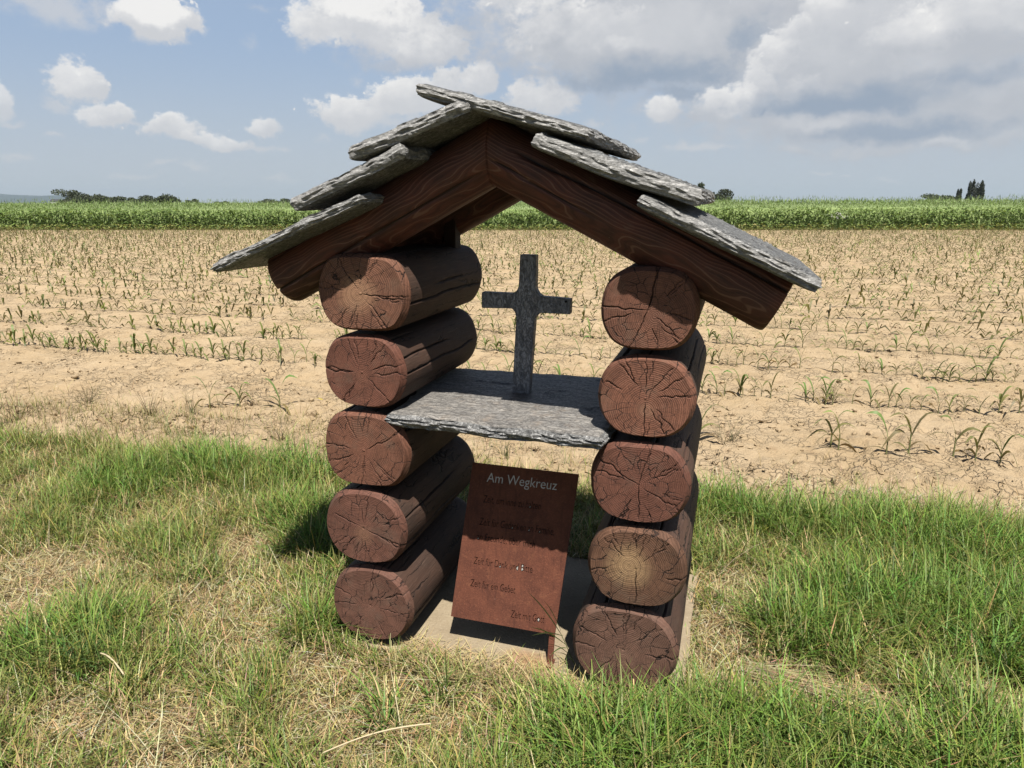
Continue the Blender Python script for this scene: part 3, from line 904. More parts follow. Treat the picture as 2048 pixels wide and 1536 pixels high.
# ---- stone slabs
def slab_mesh(name, c4, thick, nrm, seed, ns=110, nv=56, edge=.009, outline=.012, surf=.005, K=8, steps=.0045):
    """c4: top corners front-left, front-right, back-right, back-left; thickness goes against nrm"""
    c4 = [np.asarray(c, float) for c in c4]
    nrm = np.asarray(nrm, float) / np.linalg.norm(nrm)
    s = np.linspace(0, 1, ns)
    v = np.linspace(0, 1, nv)
    # crowd the samples a little towards the rims
    S, Vv = np.meshgrid(s, v, indexing='ij')
    P = (c4[0] * ((1 - S) * (1 - Vv))[..., None] + c4[1] * (S * (1 - Vv))[..., None] + c4[2] * (S * Vv)[..., None] + c4[3] * ((1 - S) * Vv)[..., None])
    ex = (c4[1] - c4[0]) / np.linalg.norm(c4[1] - c4[0])
    ey = np.cross(nrm, ex)
    cen = sum(c4) / 4
    # low-frequency outline wander (slab local coordinates)
    A = (P - cen) @ ex
    B = (P - cen) @ ey
    q = v3(A * 9, B * 9, seed * 3.3)
    A2 = A + outline * 2 * fbm(q, 3, seed)
    B2 = B + outline * 2 * fbm(q + 40, 3, seed + 5)
    P = cen + A2[..., None] * ex + B2[..., None] * ey
    Lx, Ly = np.ptp(A), np.ptp(B)
    h = fbm(v3(A * 10, B * 26, seed), 4, seed + 9) * 2
    top = surf * h
    top = np.round(top / steps) * steps * .7 + top * .3
    rim = np.minimum(np.minimum(S, 1 - S) * Lx, np.minimum(Vv, 1 - Vv) * Ly)
    top = top - .005 * np.exp(-rim / .008) * (1 + 1.2 * fbm(v3(A * 30, B * 30, 2), 2, seed + 3))
    thk = thick * (1 + .35 * fbm(v3(A * 5, B * 5, 7), 2, seed + 13))
    Pt = P + top[..., None] * nrm
    bot = -thk + .25 * surf * h + .005 * np.exp(-rim / .012)
    Pb = P + bot[..., None] * nrm
    nt = ns * nv
    idx = np.arange(nt).reshape(ns, nv)
    per = np.concatenate([idx[:-1, 0], idx[-1, :-1], idx[1:, -1][::-1], idx[0, 1:][::-1]])
    out_dir = np.zeros((nt, 3))
    out_dir[idx[:, 0]] += -ey
    out_dir[idx[:, -1]] += ey
    out_dir[idx[0, :]] += -ex
    out_dir[idx[-1, :]] += ex
    Ptf, Pbf = Pt.reshape(-1, 3).copy(), Pb.reshape(-1, 3).copy()
    od = out_dir[per]
    od /= np.linalg.norm(od, axis=1)[:, None]
    Af, Bf = A.ravel()[per], B.ravel()[per]
    layers = []
    for k in range(1, K):
        f = k / K
        base = Ptf[per] * (1 - f) + Pbf[per] * f
        o_ = edge * (2.4 * fbm(v3(Af * 22 + 5 * k, Bf * 22, k * 3.7 + seed), 3, seed + 31) + .9 * math.sin(math.pi * f))
        base = base + od * o_[:, None] + nrm * (.004 * fbm(v3(Af * 35, Bf * 35, k * 7.1), 2, seed + 41))[:, None]
        layers.append(base)
    Ptf[per] += od * (edge * 1.4 * fbm(v3(Af * 26, Bf * 26, 1.1), 3, seed + 61))[:, None]
    Pbf[per] += od * (edge * 1.4 * fbm(v3(Af * 26, Bf * 26, 9.1), 3, seed + 67))[:, None]
    npn = len(per)
    Vt = np.concatenate([Ptf, Pbf] + layers)
    ft = grid_faces(ns, nv)
    fb = grid_faces(ns, nv, off=nt)[:, ::-1]
    loops = [per] + [2 * nt + k * npn + np.arange(npn) for k in range(K - 1)] + [per + nt]
    fs = []
    for k in range(K):
        a_, b_ = loops[k], loops[k + 1]
        fs.append(np.stack([a_, b_, np.roll(b_, -1), np.roll(a_, -1)], -1))
    F_ = [ft[:, ::-1] if False else ft] + [fb] + fs
    me = mesh_np(name, Vt, F_, False)
    mi = np.zeros(len(me.polygons), np.int32)
    mi[2 * len(ft):] = 1
    me.polygons.foreach_set('material_index', mi)
    return me


def centred(name, me, mat, parent, seed):
    n = len(me.vertices)
    co = np.empty(n * 3, np.float32)
    me.vertices.foreach_get('co', co)
    co = co.reshape(-1, 3)
    c = co.mean(0)
    me.vertices.foreach_set('co', (co - c).ravel())
    bm = bmesh.new()
    bm.from_mesh(me)
    bmesh.ops.recalc_face_normals(bm, faces=bm.faces[:])
    bm.to_mesh(me)
    bm.free()
    return obj(name, me, mat, parent, tuple(c))


VF = -.10
# front face corners in the photo: upper-left, upper-right, lower-right, lower-left; back overhang left/right end; thickness from the picture
SLABS = [
    ('LS3', [(423, 526), (716, 384), (722, 400), (430, 540)], .82, .82, 5),
    ('LS2', [(579, 395), (800, 284), (812, 314), (586, 428)], .86, .84, 6),
    ('LS1', [(699, 291), (930, 192), (937, 226), (706, 320)], .84, .84, 7),
    ('RS3', [(1290, 386), (1643, 556), (1641, 590), (1277, 421)], .80, .46, 8),
    ('RS2', [(1075, 262), (1405, 376), (1410, 424), (1068, 293)], .84, .86, 9),
    ('RS1', [(842, 164), (1178, 252), (1180, 285), (842, 188)], .86, .88, 10),
]
for key, q, vb0, vb1, seed in SLABS:
    P = [pv(x, y, VF) for x, y in q]
    tv = ((P[0] - P[3]) + (P[1] - P[2])) / 2
    thick = max(.030, np.linalg.norm(tv) * .9)
    sl = (P[1] - P[0])
    n_ = np.array([-sl[2], 0, sl[0]])
    n_ /= np.linalg.norm(n_)
    thick = max(.036, float(tv @ n_) * 1.12)
    fl, fr = P[0].copy(), P[1].copy()
    br, bl = fr.copy(), fl.copy()
    br[1], bl[1] = vb1, vb0
    me = slab_mesh('stone_slab', (fl, fr, br, bl), thick, n_, seed * 13)
    me.materials.append(M_SLATE)
    me.materials.append(M_EDGE)
    centred('stone_slab', me, M_SLATE, shrine, seed)

# shelf
ZS = .855
fl, fr, br, bl = pz(779, 822, ZS), pz(1222, 876, ZS), pz(1204, 753, ZS), pz(912, 731, ZS)
bl = pz(900, 733, ZS)
fr[0] = .765
br[0] += .14
me = slab_mesh('shelf', (fl, fr, br, bl), .046, (0, 0, 1), 401, ns=96, nv=80, edge=.013, outline=.022, surf=.004)
me.materials.append(M_SHELF)
me.materials.append(M_EDGE2)
centred('shelf', me, M_SHELF, shrine, 3)

# ------------------------------------------------------------------ the slate cross on the shelf
vc = pz(1043, 787, ZS)[1]
px_out = [(1040, 509), (1072, 510), (1071, 578), (1077, 589), (1083, 593), (1141, 598), (1140, 629), (1081, 626), (1074, 630), (1069, 638), (1058, 788), (1024, 788),
          (1032, 636), (1030, 625), (1024, 617), (963, 616), (963, 584), (1024, 587), (1032, 583), (1037, 574)]
pts = [pv(x, y, vc) for x, y in px_out]
base_c = np.array([(pts[10][0] + pts[11][0]) / 2, vc, ZS - .002])
bm = bmesh.new()
ring = [bm.verts.new((p[0] - base_c[0], 0, max(0.0, p[2] - base_c[2]))) for p in pts]
fc = bm.faces.new(ring)
ex_ = bmesh.ops.extrude_face_region(bm, geom=[fc])
for e_ in ex_['geom']:
    if isinstance(e_, bmesh.types.BMVert):
        e_.co.y += .034
bmesh.ops.recalc_face_normals(bm, faces=bm.faces[:])
bmesh.ops.bevel(bm, geom=[e for e in bm.edges], offset=.0022, segments=2, affect='EDGES')
me = bpy.data.meshes.new('slate_cross')
bm.to_mesh(me)
bm.free()
wc = wor(*base_c)
cr_root = empty('stone_cross', tuple(wc), -YAW)
tag(cr_root, 'plain dark grey slate cross standing on the stone shelf', 'cross')
obj('cross_body', me, M_CROSS, cr_root)
p_ = pv(1132, 603, vc)
M_HOLE = plain_mat('dark_hole_disc', (.012, .012, .013), .9, 30, .1)  # black disc stands in for the shaded depth of a small hole
bm = bmesh.new()
bmesh.ops.create_cone(bm, cap_ends=True, segments=10, radius1=.0042, radius2=.0042, depth=.003, matrix=Matrix.Rotation(math.pi / 2, 4, 'X'))
me = bpy.data.meshes.new('dark_hole_disc')
bm.to_mesh(me)
bm.free()
obj('dark_hole_disc', me, M_HOLE, cr_root, (p_[0] - base_c[0], -.0008, p_[2] - base_c[2]))

# ------------------------------------------------------------------ rusted plate with cut lettering
HB = .10
BL, BR = pz(902, 1232, HB), pz(1110, 1270, HB)
ex_p = (BR - BL) / np.linalg.norm(BR - BL)
SW = float(np.linalg.norm(BR - BL))
al = math.radians(13.5)
lean = .0755                                     # the plate also leans a little to the right
up_p = np.array([0, 0, 1]) * math.cos(al) + np.array([-ex_p[1], ex_p[0], 0]) * math.sin(al)
SH = .544
sgn = empty('sign_plate', tuple(wor(*((BL + BR) / 2 * np.array([1, 1, 0])))), -YAW)
tag(sgn, 'rusted steel plate with cut out lettering leaning between the log walls', 'sign')
LINES = [  # text, x start, x end, baseline from the top (fractions of the plate), indices of pale counters
    ('Am Wegkreuz', .16, .82, .112, .034, []),
    ('Zeit, um inne zu halten', .153, .70, .245, .027, ['a']),
    ('Zeit für Gedanken an Familie,', .149, .86, .390, .027, ['a']),
    ('an Freunde, über mich', .145, .70, .487, .027, ['a']),
    ('Zeit für Dank und Bitte', .146, .71, .643, .027, ['a', 'd', 'B']),
    ('Zeit für ein Gebet', .145, .58, .788, .027, []),
    ('Zeit mit Gott', .57, .885, .940, .027, ['o']),
]
NC = {'e': 1, 'a': 1, 'd': 1, 'b': 1, 'g': 1, 'o': 1, 'D': 1, 'B': 2, 'A': 1}
cu = bpy.data.curves.new('plate_outline', 'CURVE')
cu.dimensions = '2D'
cu.fill_mode = 'BOTH'
cu.extrude = .0018
cu.resolution_u = 5
sp_ = cu.splines.new('POLY')
sp_.points.add(3)
for i_, (x_, y_) in enumerate(((0, 0), (SW, 0), (SW, SH), (0, SH))):
    sp_.points[i_].co = (x_, y_, 0, 1)
sp_.use_cyclic_u = True
counters = []
for text, x0, x1, yb, cap, pale in LINES:
    fc_ = bpy.data.curves.new('txt', 'FONT')
    fc_.body = text
    fc_.size = 1.0
    title = text.startswith('Am')
    if title:
        fc_.offset = -.006
        fc_.extrude = .03
    else:
        fc_.offset = .012
    fo = bpy.data.objects.new('txt', fc_)
    COL.objects.link(fo)
    bpy.context.view_layer.objects.active = fo
    for o_ in bpy.context.selected_objects:
        o_.select_set(False)
    fo.select_set(True)
    bpy.context.view_layer.update()
    if title:
        tm_ = bpy.data.meshes.new_from_object(fo.evaluated_get(bpy.context.evaluated_depsgraph_get()))
        a3 = np.empty(len(tm_.vertices) * 3, np.float32)
        tm_.vertices.foreach_get('co', a3)
        a3 = a3.reshape(-1, 3)
        a3[:, 0] = x0 * SW + (a3[:, 0] - a3[:, 0].min()) * (x1 - x0) * SW / np.ptp(a3[:, 0])
        a3[:, 1] = SH - yb * SH + a3[:, 1] * cap / .72
        a3[:, 0] += a3[:, 1] * lean
        a3[:, 2] = a3[:, 2] * .02 + .0017
        tm_.vertices.foreach_set('co', a3.ravel())
        tm_.name = 'title_lettering'
        tm_.materials.clear()
        title_mesh = tm_
        bpy.data.objects.remove(fo)
        continue
    bpy.ops.object.convert(target='CURVE')
    fo = bpy.context.view_layer.objects.active
    tcu = fo.data
    sps = []
    for s_ in tcu.splines:
        pb = [(np.array(p.co[:2]), np.array(p.handle_left[:2]), np.array(p.handle_right[:2])) for p in s_.bezier_points]
        c_ = np.array([p[0] for p in pb])
        sps.append((pb, c_.min(0), c_.max(0)))
    mn = np.min([a[1] for a in sps], 0)
    mx = np.max([a[2] for a in sps], 0)
    capu = .72
    kx = (x1 - x0) * SW / (mx[0] - mn[0])
    ky = cap / capu
    inner = []
    for i_, a in enumerate(sps):
        for j_, bb in enumerate(sps):
            if i_ != j_ and (a[1] >= bb[1] - 1e-4).all() and (a[2] <= bb[2] + 1e-4).all():
                inner.append(i_)
                break
    inner.sort(key=lambda i_: sps[i_][1][0] + .01 * sps[i_][1][1])
    seq = []
    for ch in text:
        seq += [ch] * NC.get(ch, 0)
    drop = set()
    if len(seq) == len(inner):
        drop = {inner[k_] for k_, ch in enumerate(seq) if ch in pale and not (ch == 'd' and k_ < 3 and 'B' in pale and False)}
    for i_, (pb, a0, a1) in enumerate(sps):
        xy = lambda q: (x0 * SW + (q[0] - mn[0]) * kx, SH - yb * SH + q[1] * ky, 0)
        if i_ in drop:
            counters.append([xy(p[0]) for p in pb])
            continue
        s_ = cu.splines.new('BEZIER')
        s_.bezier_points.add(len(pb) - 1)
        for k_, p in enumerate(pb):
            bp = s_.bezier_points[k_]
            bp.handle_left_type = bp.handle_right_type = 'FREE'
            bp.co, bp.handle_left, bp.handle_right = xy(p[0]), xy(p[1]), xy(p[2])
        s_.use_cyclic_u = True
    bpy.data.objects.remove(fo)
co_ = bpy.data.objects.new('plate_outline', cu)
COL.objects.link(co_)
bpy.context.view_layer.update()
pm = bpy.data.meshes.new_from_object(co_.evaluated_get(bpy.context.evaluated_depsgraph_get()))
bpy.data.objects.remove(co_)
pm.name = 'plate'
pm.materials.clear()
sb = (BL + BR) / 2
sb = np.array([sb[0], sb[1], 0])
upl = up_p + ex_p * lean
nz_p = np.cross(ex_p, up_p)
o0 = BL - sb
MP = Matrix(((ex_p[0], upl[0], nz_p[0], o0[0]), (ex_p[1], upl[1], nz_p[1], o0[1]), (ex_p[2], upl[2], nz_p[2], o0[2]), (0, 0, 0, 1)))
npv = len(pm.vertices)
co3 = np.empty(npv * 3, np.float32)
pm.vertices.foreach_get('co', co3)
co3 = co3.reshape(-1, 3)
co3[:, 0] += co3[:, 1] * lean
pm.vertices.foreach_set('co', co3.ravel())
MR = Matrix(((ex_p[0], up_p[0], nz_p[0], o0[0]), (ex_p[1], up_p[1], nz_p[1], o0[1]), (ex_p[2], up_p[2], nz_p[2], o0[2]), (0, 0, 0, 1)))
pl = obj('plate', pm, M_RUST, sgn)
pl.matrix_local = MR
M_BACK = plain_mat('dark_letter_shade', (.05, .032, .026), .9, 40, .3)  # dark sheet added so the cut letters read as shaded openings
bk = box_mesh('letter_shade_sheet', .012, SW - .012, .012, SH - .012, -.0065, -.0045, 0)
for v_ in bk.vertices:
    v_.co.x += v_.co.y * lean
bko = obj('letter_shade_sheet', bk, M_BACK, sgn)
bko.matrix_local = MR
M_PALE = plain_mat('pale_counter_fill', (.62, .58, .53), .5, 60, .15)  # pale pieces added so some letter counters show as white spots
M_BRIGHT = plain_mat('pale_title_fill', (.8, .78, .74), .5, 60, .3)  # plain pale colour; the title letters sit on the plate, not cut through
obj('title_lettering', title_mesh, M_BRIGHT, pl)
for c_ in counters:
    bm = bmesh.new()
    f_ = bm.faces.new([bm.verts.new((x + y * lean, y, -.0005)) for x, y, z in c_])
    r_ = bmesh.ops.extrude_face_region(bm, geom=[f_])
    for e_ in r_['geom']:
        if isinstance(e_, bmesh.types.BMVert):
            e_.co.z += .0016
    bmesh.ops.recalc_face_normals(bm, faces=bm.faces[:])
    me = bpy.data.meshes.new('letter_counter')
    bm.to_mesh(me)
    bm.free()
    obj('letter_counter', me, M_PALE, pl)
for xx in (SW - .012,):
    leg = obj('leg', box_mesh('leg', xx - .010, xx + .010, -.102, .16, -.012, -.0068, .001), M_RUST, sgn)
    leg.matrix_local = MR
    lw = MR @ Vector((xx + .004, -.10, -.006))
    st_ = obj('back_strut', box_mesh('back_strut', SW * .4 - .012, SW * .4 + .012, .20, .30, 0, 0.004, .001), M_RUST, sgn)
    a0, a1 = MR @ Vector((SW * .45, .30, -.006)), Vector((.0, .24, .0))
    ax = (a1 - a0).normalized()
    sx2 = Vector((1, 0, 0))
    sn2 = sx2.cross(ax).normalized()
    st_.data = box_mesh('back_strut', -.012, .012, 0, (a1 - a0).length, -.002, .002, .001)
    st_.data.materials.append(M_RUST)
    st_.matrix_local = Matrix(((sx2.x, ax.x, sn2.x, a0.x), (sx2.y, ax.y, sn2.y, a0.y), (sx2.z, ax.z, sn2.z, a0.z), (0, 0, 0, 1)))
    ft = obj('foot', box_mesh('foot', -.010, .010, -.035, .02, 0, .004, .001), M_RUST, leg)
    ft.matrix_local = MR.inverted() @ Matrix.Translation((lw.x, lw.y, .0025))

# ------------------------------------------------------------------ concrete base
ns, nv = 60, 50
x = np.linspace(-.13, 1.04, ns)
y = np.linspace(.010, .86, nv)
X, Y = np.meshgrid(x, y, indexing='ij')
edge_d = np.minimum(np.minimum(X + .13, 1.04 - X), np.minimum(Y - .010, .86 - Y))
Z = .0 + .004 * fbm(v3(X * 8, Y * 8), 3, 5) - .012 * np.exp(-edge_d / .01)
X2 = X + .012 * fbm(v3(X * 6, Y * 6), 3, 8)
Y2 = Y + .014 * fbm(v3(X * 7, Y * 7, 4), 3, 9)
top = np.stack([X2, Y2, Z], -1).reshape(-1, 3)
idx = np.arange(ns * nv).reshape(ns, nv)
per = np.concatenate([idx[:-1, 0], idx[-1, :-1], idx[1:, -1][::-1], idx[0, 1:][::-1]])
low = top[per].copy()
low[:, 2] = -.2
k_ = len(top)
sides = np.stack([per, k_ + np.arange(len(per)), k_ + (np.arange(len(per)) + 1) % len(per), np.roll(per, -1)], -1)
sl_ = obj('concrete_base', mesh_np('concrete_base', np.concatenate([top, low]), [grid_faces(ns, nv)[:, ::-1], sides], False), M_CONC, location=tuple(ORI))
sl_.rotation_euler = (0, 0, -YAW)
tag(sl_, 'pale weathered concrete base under the log shrine', 'foundation')


# ------------------------------------------------------------------ grass
def pt(x, y):
    return pz(x, y, 0.0)[:2]


STRAW = [(130, 1130, .30), (420, 1200, .22), (500, 1240, .25), (860, 1400, .26), (1000, 1350, .22), (640, 1330, .14), (60, 1210, .22), (1430, 1240, .18), (1480, 1150, .12), (1440, 1340, .22), (1560, 1360, .2), (1660, 1090, .12), (350, 1440, .2), (330, 1520, .16), (1750, 1420, .22), (1450, 1050, .1), (650, 1420, .16), (760, 1290, .12), (2020, 1400, .15), (120, 1440, .2), (480, 1075, .16), (1200, 1380, .2), (700, 1500, .1)]
LUSH = [(420, 935, .35), (250, 960, .3), (600, 930, .28), (1450, 1010, .25), (1600, 1040, .3), (1800, 1080, .4), (1950, 1100, .45), (1990, 1250, .4), (1850, 1220, .3), (1700, 1200, .25), (1950, 1500, .3), (1800, 1500, .25), (150, 1270, .16), (60, 1290, .14), (640, 1080, .18), (600, 1030, .16), (1250, 1500, .3), (1450, 1470, .25), (1600, 1500, .25), (880, 1380, .05), (770, 1400, .06), (640, 1260, .1), (1600, 1260, .2)]


def patch(u, v, lst):
    r = np.zeros_like(u)
    for x_, y_, s_ in lst:
        c_ = pt(x_, y_)
        r = np.maximum(r, np.exp(-(((u - c_[0]) / s_) ** 2 + ((v - c_[1]) / (s_ * .8)) ** 2)))
    return r


def blocked(u, v):                                # under the concrete or the logs
    return ((u > -.11) & (u < 1.0) & (v > .02) & (v < .85))


def blades(P, ang, lean_, hgt, wid, curl, col, seg=3, tipc=1.25, flat=None):
    """P (n,3) roots; returns verts, quads, tris, colours"""
    n = len(P)
    dirx, diry = np.cos(ang), np.sin(ang)
    sx_, sy_ = -diry, dirx
    Vs, Cs = [], []
    for k in range(seg + 1):
        f = k / seg
        hor = hgt * (np.sin(lean_) * f + curl * f * f)
        ver = hgt * (np.cos(lean_) * f - curl * .55 * f ** 3)
        c = P + np.stack([dirx * hor, diry * hor, ver], -1)
        w = wid * (1 - f) ** .6 * .5 if k < seg else np.zeros(n)
        s = np.stack([sx_, sy_, np.zeros(n)], -1) * w[:, None]
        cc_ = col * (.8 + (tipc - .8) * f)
        if k < seg:
            Vs += [c - s, c + s]
            Cs += [cc_, cc_]
        else:
            Vs.append(c)
            Cs.append(cc_)
    m_ = 2 * seg + 1
    V_ = np.stack(Vs, 1).reshape(-1, 3)
    C_ = np.stack(Cs, 1).reshape(-1, 3)
    b0 = np.arange(n)[:, None] * m_
    quads = np.concatenate([b0 + np.array([[2 * k, 2 * k + 1, 2 * k + 3, 2 * k + 2]]) for k in range(seg - 1)])
    tris = b0 + np.array([[2 * seg - 2, 2 * seg - 1, 2 * seg]])
    return V_, quads, tris, C_


def join(parts):
    Vs, Qs, Ts, Cs, k = [], [], [], [], 0
    for V_, q, t_, c in parts:
        Vs.append(V_)
        Qs.append(q + k)
        Ts.append(t_ + k)
        Cs.append(c)
        k += len(V_)
    return np.concatenate(Vs), np.concatenate(Qs), np.concatenate(Ts), np.concatenate(Cs)


def jit(n, base, amt=.25, hue=.12):
    c = np.array(base)[None, :] * (1 + amt * RNG.normal(size=(n, 1)))
    c = c * (1 + hue * RNG.normal(size=(n, 3)))
    return np.clip(c, .01, .9)


def scatter(n, u0, u1, v0, v1):
    return RNG.uniform(u0, u1, n), RNG.uniform(v0, v1, n)


def verge_mask(u, v):                              # fading ragged edge towards the soil
    e = soil_edge(u)
    d = (e - v) / .24 + 2.8 * fbm(v3(u * 2.6, v * 2.6), 4, 91, .6)
    return np.clip(d * .9 + .35, 0, 1)


GREEN1, GREEN2, OLIVE, STRAWC, PALEC = (.13, .225, .036), (.245, .345, .07), (.36, .36, .11), (.74, .57, .29), (.92, .78, .50)
gparts, sparts = [], []
N = 450000
u, v = scatter(N, -4.6, 4.6, -1.75, 2.35)
dcam = np.hypot(u - 1.10, v + 2.0)
keep = (RNG.random(N) < verge_mask(u, v)) & ~blocked(u, v) & (RNG.random(N) < np.clip(1.45 - dcam / 6.5, .4, 1))
# leave out what lies far behind the lens' field
azl = np.degrees(np.arctan2(u - 1.10, v + 2.0)) + 16.9
keep &= (np.abs(azl) < 52) & (dcam > 1.1)
u, v = u[keep], v[keep]
lush = patch(u, v, LUSH)
dry = patch(u, v, STRAW)
nz1 = fbm(v3(u * 2.4, v * 2.4), 3, 101)
nz2 = fbm(v3(u * 9, v * 9), 3, 103)
g_ = np.clip(.72 + lush * .65 - dry * .62 + nz1 * 1.0 + nz2 * .9, .05, 1)
far_off = np.clip((v - .9) * .8, 0, .35)
g_ = np.clip(g_ + far_off * .3, .05, 1)
kp = RNG.random(len(u)) < (.35 + .65 * g_)
u, v, g_, lush, dry = u[kp], v[kp], g_[kp], lush[kp], dry[kp]
n = len(u)
P = np.stack([u, v, verge_z(u, v) - .005], -1)
hgt = (.036 + .098 * g_ ** 1.3 + (.075 + .04 * np.clip(u - 1.2, 0, 1)) * lush * RNG.random(n)) * RNG.uniform(.5, 1.6, n)
green = RNG.random(n) < (.25 + .75 * g_)
col = np.where((RNG.random(n) < .45)[:, None], jit(n, GREEN1), jit(n, GREEN2))
col = np.where((RNG.random(n) < .55 - .30 * lush)[:, None], jit(n, OLIVE), col)
col = np.where((RNG.random(n) < lush * .6)[:, None], jit(n, (.20, .33, .06)), col)
col = np.where(green[:, None], col, jit(n, STRAWC))
ang = RNG.uniform(0, 2 * math.pi, n)
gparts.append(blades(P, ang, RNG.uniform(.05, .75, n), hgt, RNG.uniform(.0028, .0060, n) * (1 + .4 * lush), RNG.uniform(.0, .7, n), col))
# straw thatch lying about
N = 210000
u, v = scatter(N, -4.4, 4.4, -1.75, 2.1)
dcam = np.hypot(u - 1.10, v + 2.0)
azl = np.degrees(np.arctan2(u - 1.10, v + 2.0)) + 16.9
dry = patch(u, v, STRAW)
nz1 = fbm(v3(u * 2.4, v * 2.4), 3, 101)
pr_ = np.clip(.42 + .85 * dry - nz1 * 1.1, .05, 1) * verge_mask(u, v) * np.clip(1.5 - dcam / 6, .35, 1)
keep = (RNG.random(N) < pr_) & ~blocked(u, v) & (np.abs(azl) < 50) & (dcam > 1.1)
u, v, dry = u[keep], v[keep], dry[keep]
n = len(u)
P = np.stack([u, v, verge_z(u, v) + RNG.uniform(.0, .022, n) + .02 * dry * RNG.random(n)], -1)
base = np.where((RNG.random(n) < .35)[:, None], jit(n, PALEC, .2, .05), jit(n, STRAWC, .25, .06))
base = np.where((RNG.random(n) < .2)[:, None], jit(n, (.42, .26, .13), .2, .05), base)
sparts.append(blades(P, RNG.uniform(0, 2 * math.pi, n), RNG.uniform(1.1, 1.62, n), RNG.uniform(.03, .10, n), RNG.uniform(.0016, .0036, n), RNG.uniform(-.15, .25, n), base, tipc=1.0))
# seed stalks and long pale straws
n = 900
u, v = scatter(n, -3.6, 3.8, -1.5, 1.7)
ok = ~blocked(u, v)
u, v = u[ok], v[ok]
n = len(u)
P = np.stack([u, v, verge_z(u, v) + .02], -1)
sparts.append(blades(P, RNG.uniform(0, 2 * math.pi, n), RNG.uniform(.7, 1.5, n), RNG.uniform(.10, .26, n), RNG.uniform(.0018, .0034, n), RNG.uniform(0, .4, n), jit(n, PALEC, .15, .05), tipc=1.0))
# sparse grass creeping onto the soil edge and over the concrete rim
n = 36000
u, v = scatter(n, -4.6, 4.4, 1.3, 3.3)
e = soil_edge(u)
cl = fbm(v3(u * 1.6, v * 1.6), 3, 133) + .35 * np.exp(-((u + 2.6) / 1.3) ** 2)
ok = RNG.random(n) < np.clip(1.0 - (v - e) / np.where(u < -.9, 1.15, .6), 0, 1) * np.clip(.10 + cl * 2.4, 0, 1)
u, v = u[ok], v[ok]
n = len(u)
P = np.stack([u, v, soil_z(u, v) - .01], -1)
col = np.where((RNG.random(n) < .5)[:, None], jit(n, (.28, .27, .09)), jit(n, (.46, .37, .18)))
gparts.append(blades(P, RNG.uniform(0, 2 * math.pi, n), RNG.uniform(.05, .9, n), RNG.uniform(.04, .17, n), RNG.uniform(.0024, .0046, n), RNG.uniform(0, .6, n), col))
n = 900
u = RNG.uniform(-.2, 1.12, n)
v = RNG.normal(-.05, .022, n)
P = np.stack([u, v, np.full(n, -.015)], -1)
col = np.where((RNG.random(n) < .5)[:, None], jit(n, GREEN2), jit(n, STRAWC))
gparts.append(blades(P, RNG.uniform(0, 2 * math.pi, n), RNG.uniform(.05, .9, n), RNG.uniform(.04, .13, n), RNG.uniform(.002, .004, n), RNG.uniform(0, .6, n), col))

V_, q_, t_, c_ = join(gparts)
me = mesh_np('verge_grass', V_, [q_, t_], True)
add_col(me, c_)
go_ = obj('verge_grass', me, M_GRASS, location=tuple(ORI))
go_.rotation_euler = (0, 0, -YAW)
tag(go_, 'short mown green grass covering the verge around the shrine', 'grass', kind='stuff')
n = 4200
u = RNG.uniform(.9, 4.4, n)
v = soil_edge(u) + RNG.normal(.02, .09, n)
ok = RNG.random(n) < np.clip(.35 + 1.8 * fbm(v3(u * 2, v * 2), 2, 211), 0, 1)
u, v = u[ok], v[ok]
n = len(u)
P = np.stack([u, v, np.maximum(verge_z(u, v), soil_z(u, v)) + RNG.uniform(.0, .03, n)], -1)
sparts.append(blades(P, RNG.uniform(0, 2 * math.pi, n), RNG.uniform(1.1, 1.6, n), RNG.uniform(.03, .11, n), RNG.uniform(.0018, .0036, n), RNG.uniform(-.15, .25, n), jit(n, PALEC, .2, .05), tipc=1.0))
n = 1500
u = RNG.uniform(.08, 1.1, n)
v = np.abs(RNG.normal(0, .035, n)) * RNG.choice([-1.6, 1], n) + .012
ok = (u < .72) | (u > 1.0) | (v < .0)
u, v = u[ok], v[ok]
n = len(u)
P = np.stack([u, v, RNG.uniform(-.012, .012, n)], -1)
sparts.append(blades(P, RNG.uniform(0, 2 * math.pi, n), RNG.uniform(1.2, 1.55, n), RNG.uniform(.03, .09, n), RNG.uniform(.0016, .003, n), RNG.uniform(-.1, .2, n), jit(n, STRAWC, .25, .06), tipc=1.0))
V_, q_, t_, c_ = join(sparts)
me = mesh_np('dead_grass', V_, [q_, t_], True)
add_col(me, c_)
go_ = obj('dead_grass', me, M_STRAW, location=tuple(ORI))
go_.rotation_euler = (0, 0, -YAW)
tag(go_, 'dry straw coloured cut grass lying matted on the verge', 'dead grass', kind='stuff')


def tuft(name, x, y, n, hgt, spread, cols, label, cat, lean_=(.05, .6), curl=(.1, .7), wid=(.004, .008), z=None, mat=None, dirn=None, soil=False):
    c = pt(x, y)
    r = np.abs(RNG.normal(0, spread, n))
    a = RNG.uniform(0, 2 * math.pi, n)
    P = np.stack([r * np.cos(a), r * np.sin(a), np.zeros(n)], -1)
    aa = a + RNG.normal(0, .5, n) if dirn is None else RNG.normal(dirn, .25, n)
    col = np.concatenate([jit(n - n // 2, cols[0]), jit(n // 2, cols[1])])
    V_, q_, t_, cc_ = blades(P, aa, RNG.uniform(*lean_, n), hgt * RNG.uniform(.5, 1.2, n), RNG.uniform(*wid, n), RNG.uniform(*curl, n), col, seg=5)
    me = mesh_np(name, V_, [q_, t_], True)
    add_col(me, cc_)
    zz_ = float((soil_z if soil else verge_z)(np.array([c[0]]), np.array([c[1]]))[0]) - .006 if z is None else z
    o = obj(name, me, mat or M_GRASS, location=tuple(wor(c[0], c[1], zz_)))
    o.rotation_euler = (0, 0, -YAW)
    return tag(o, label, cat)


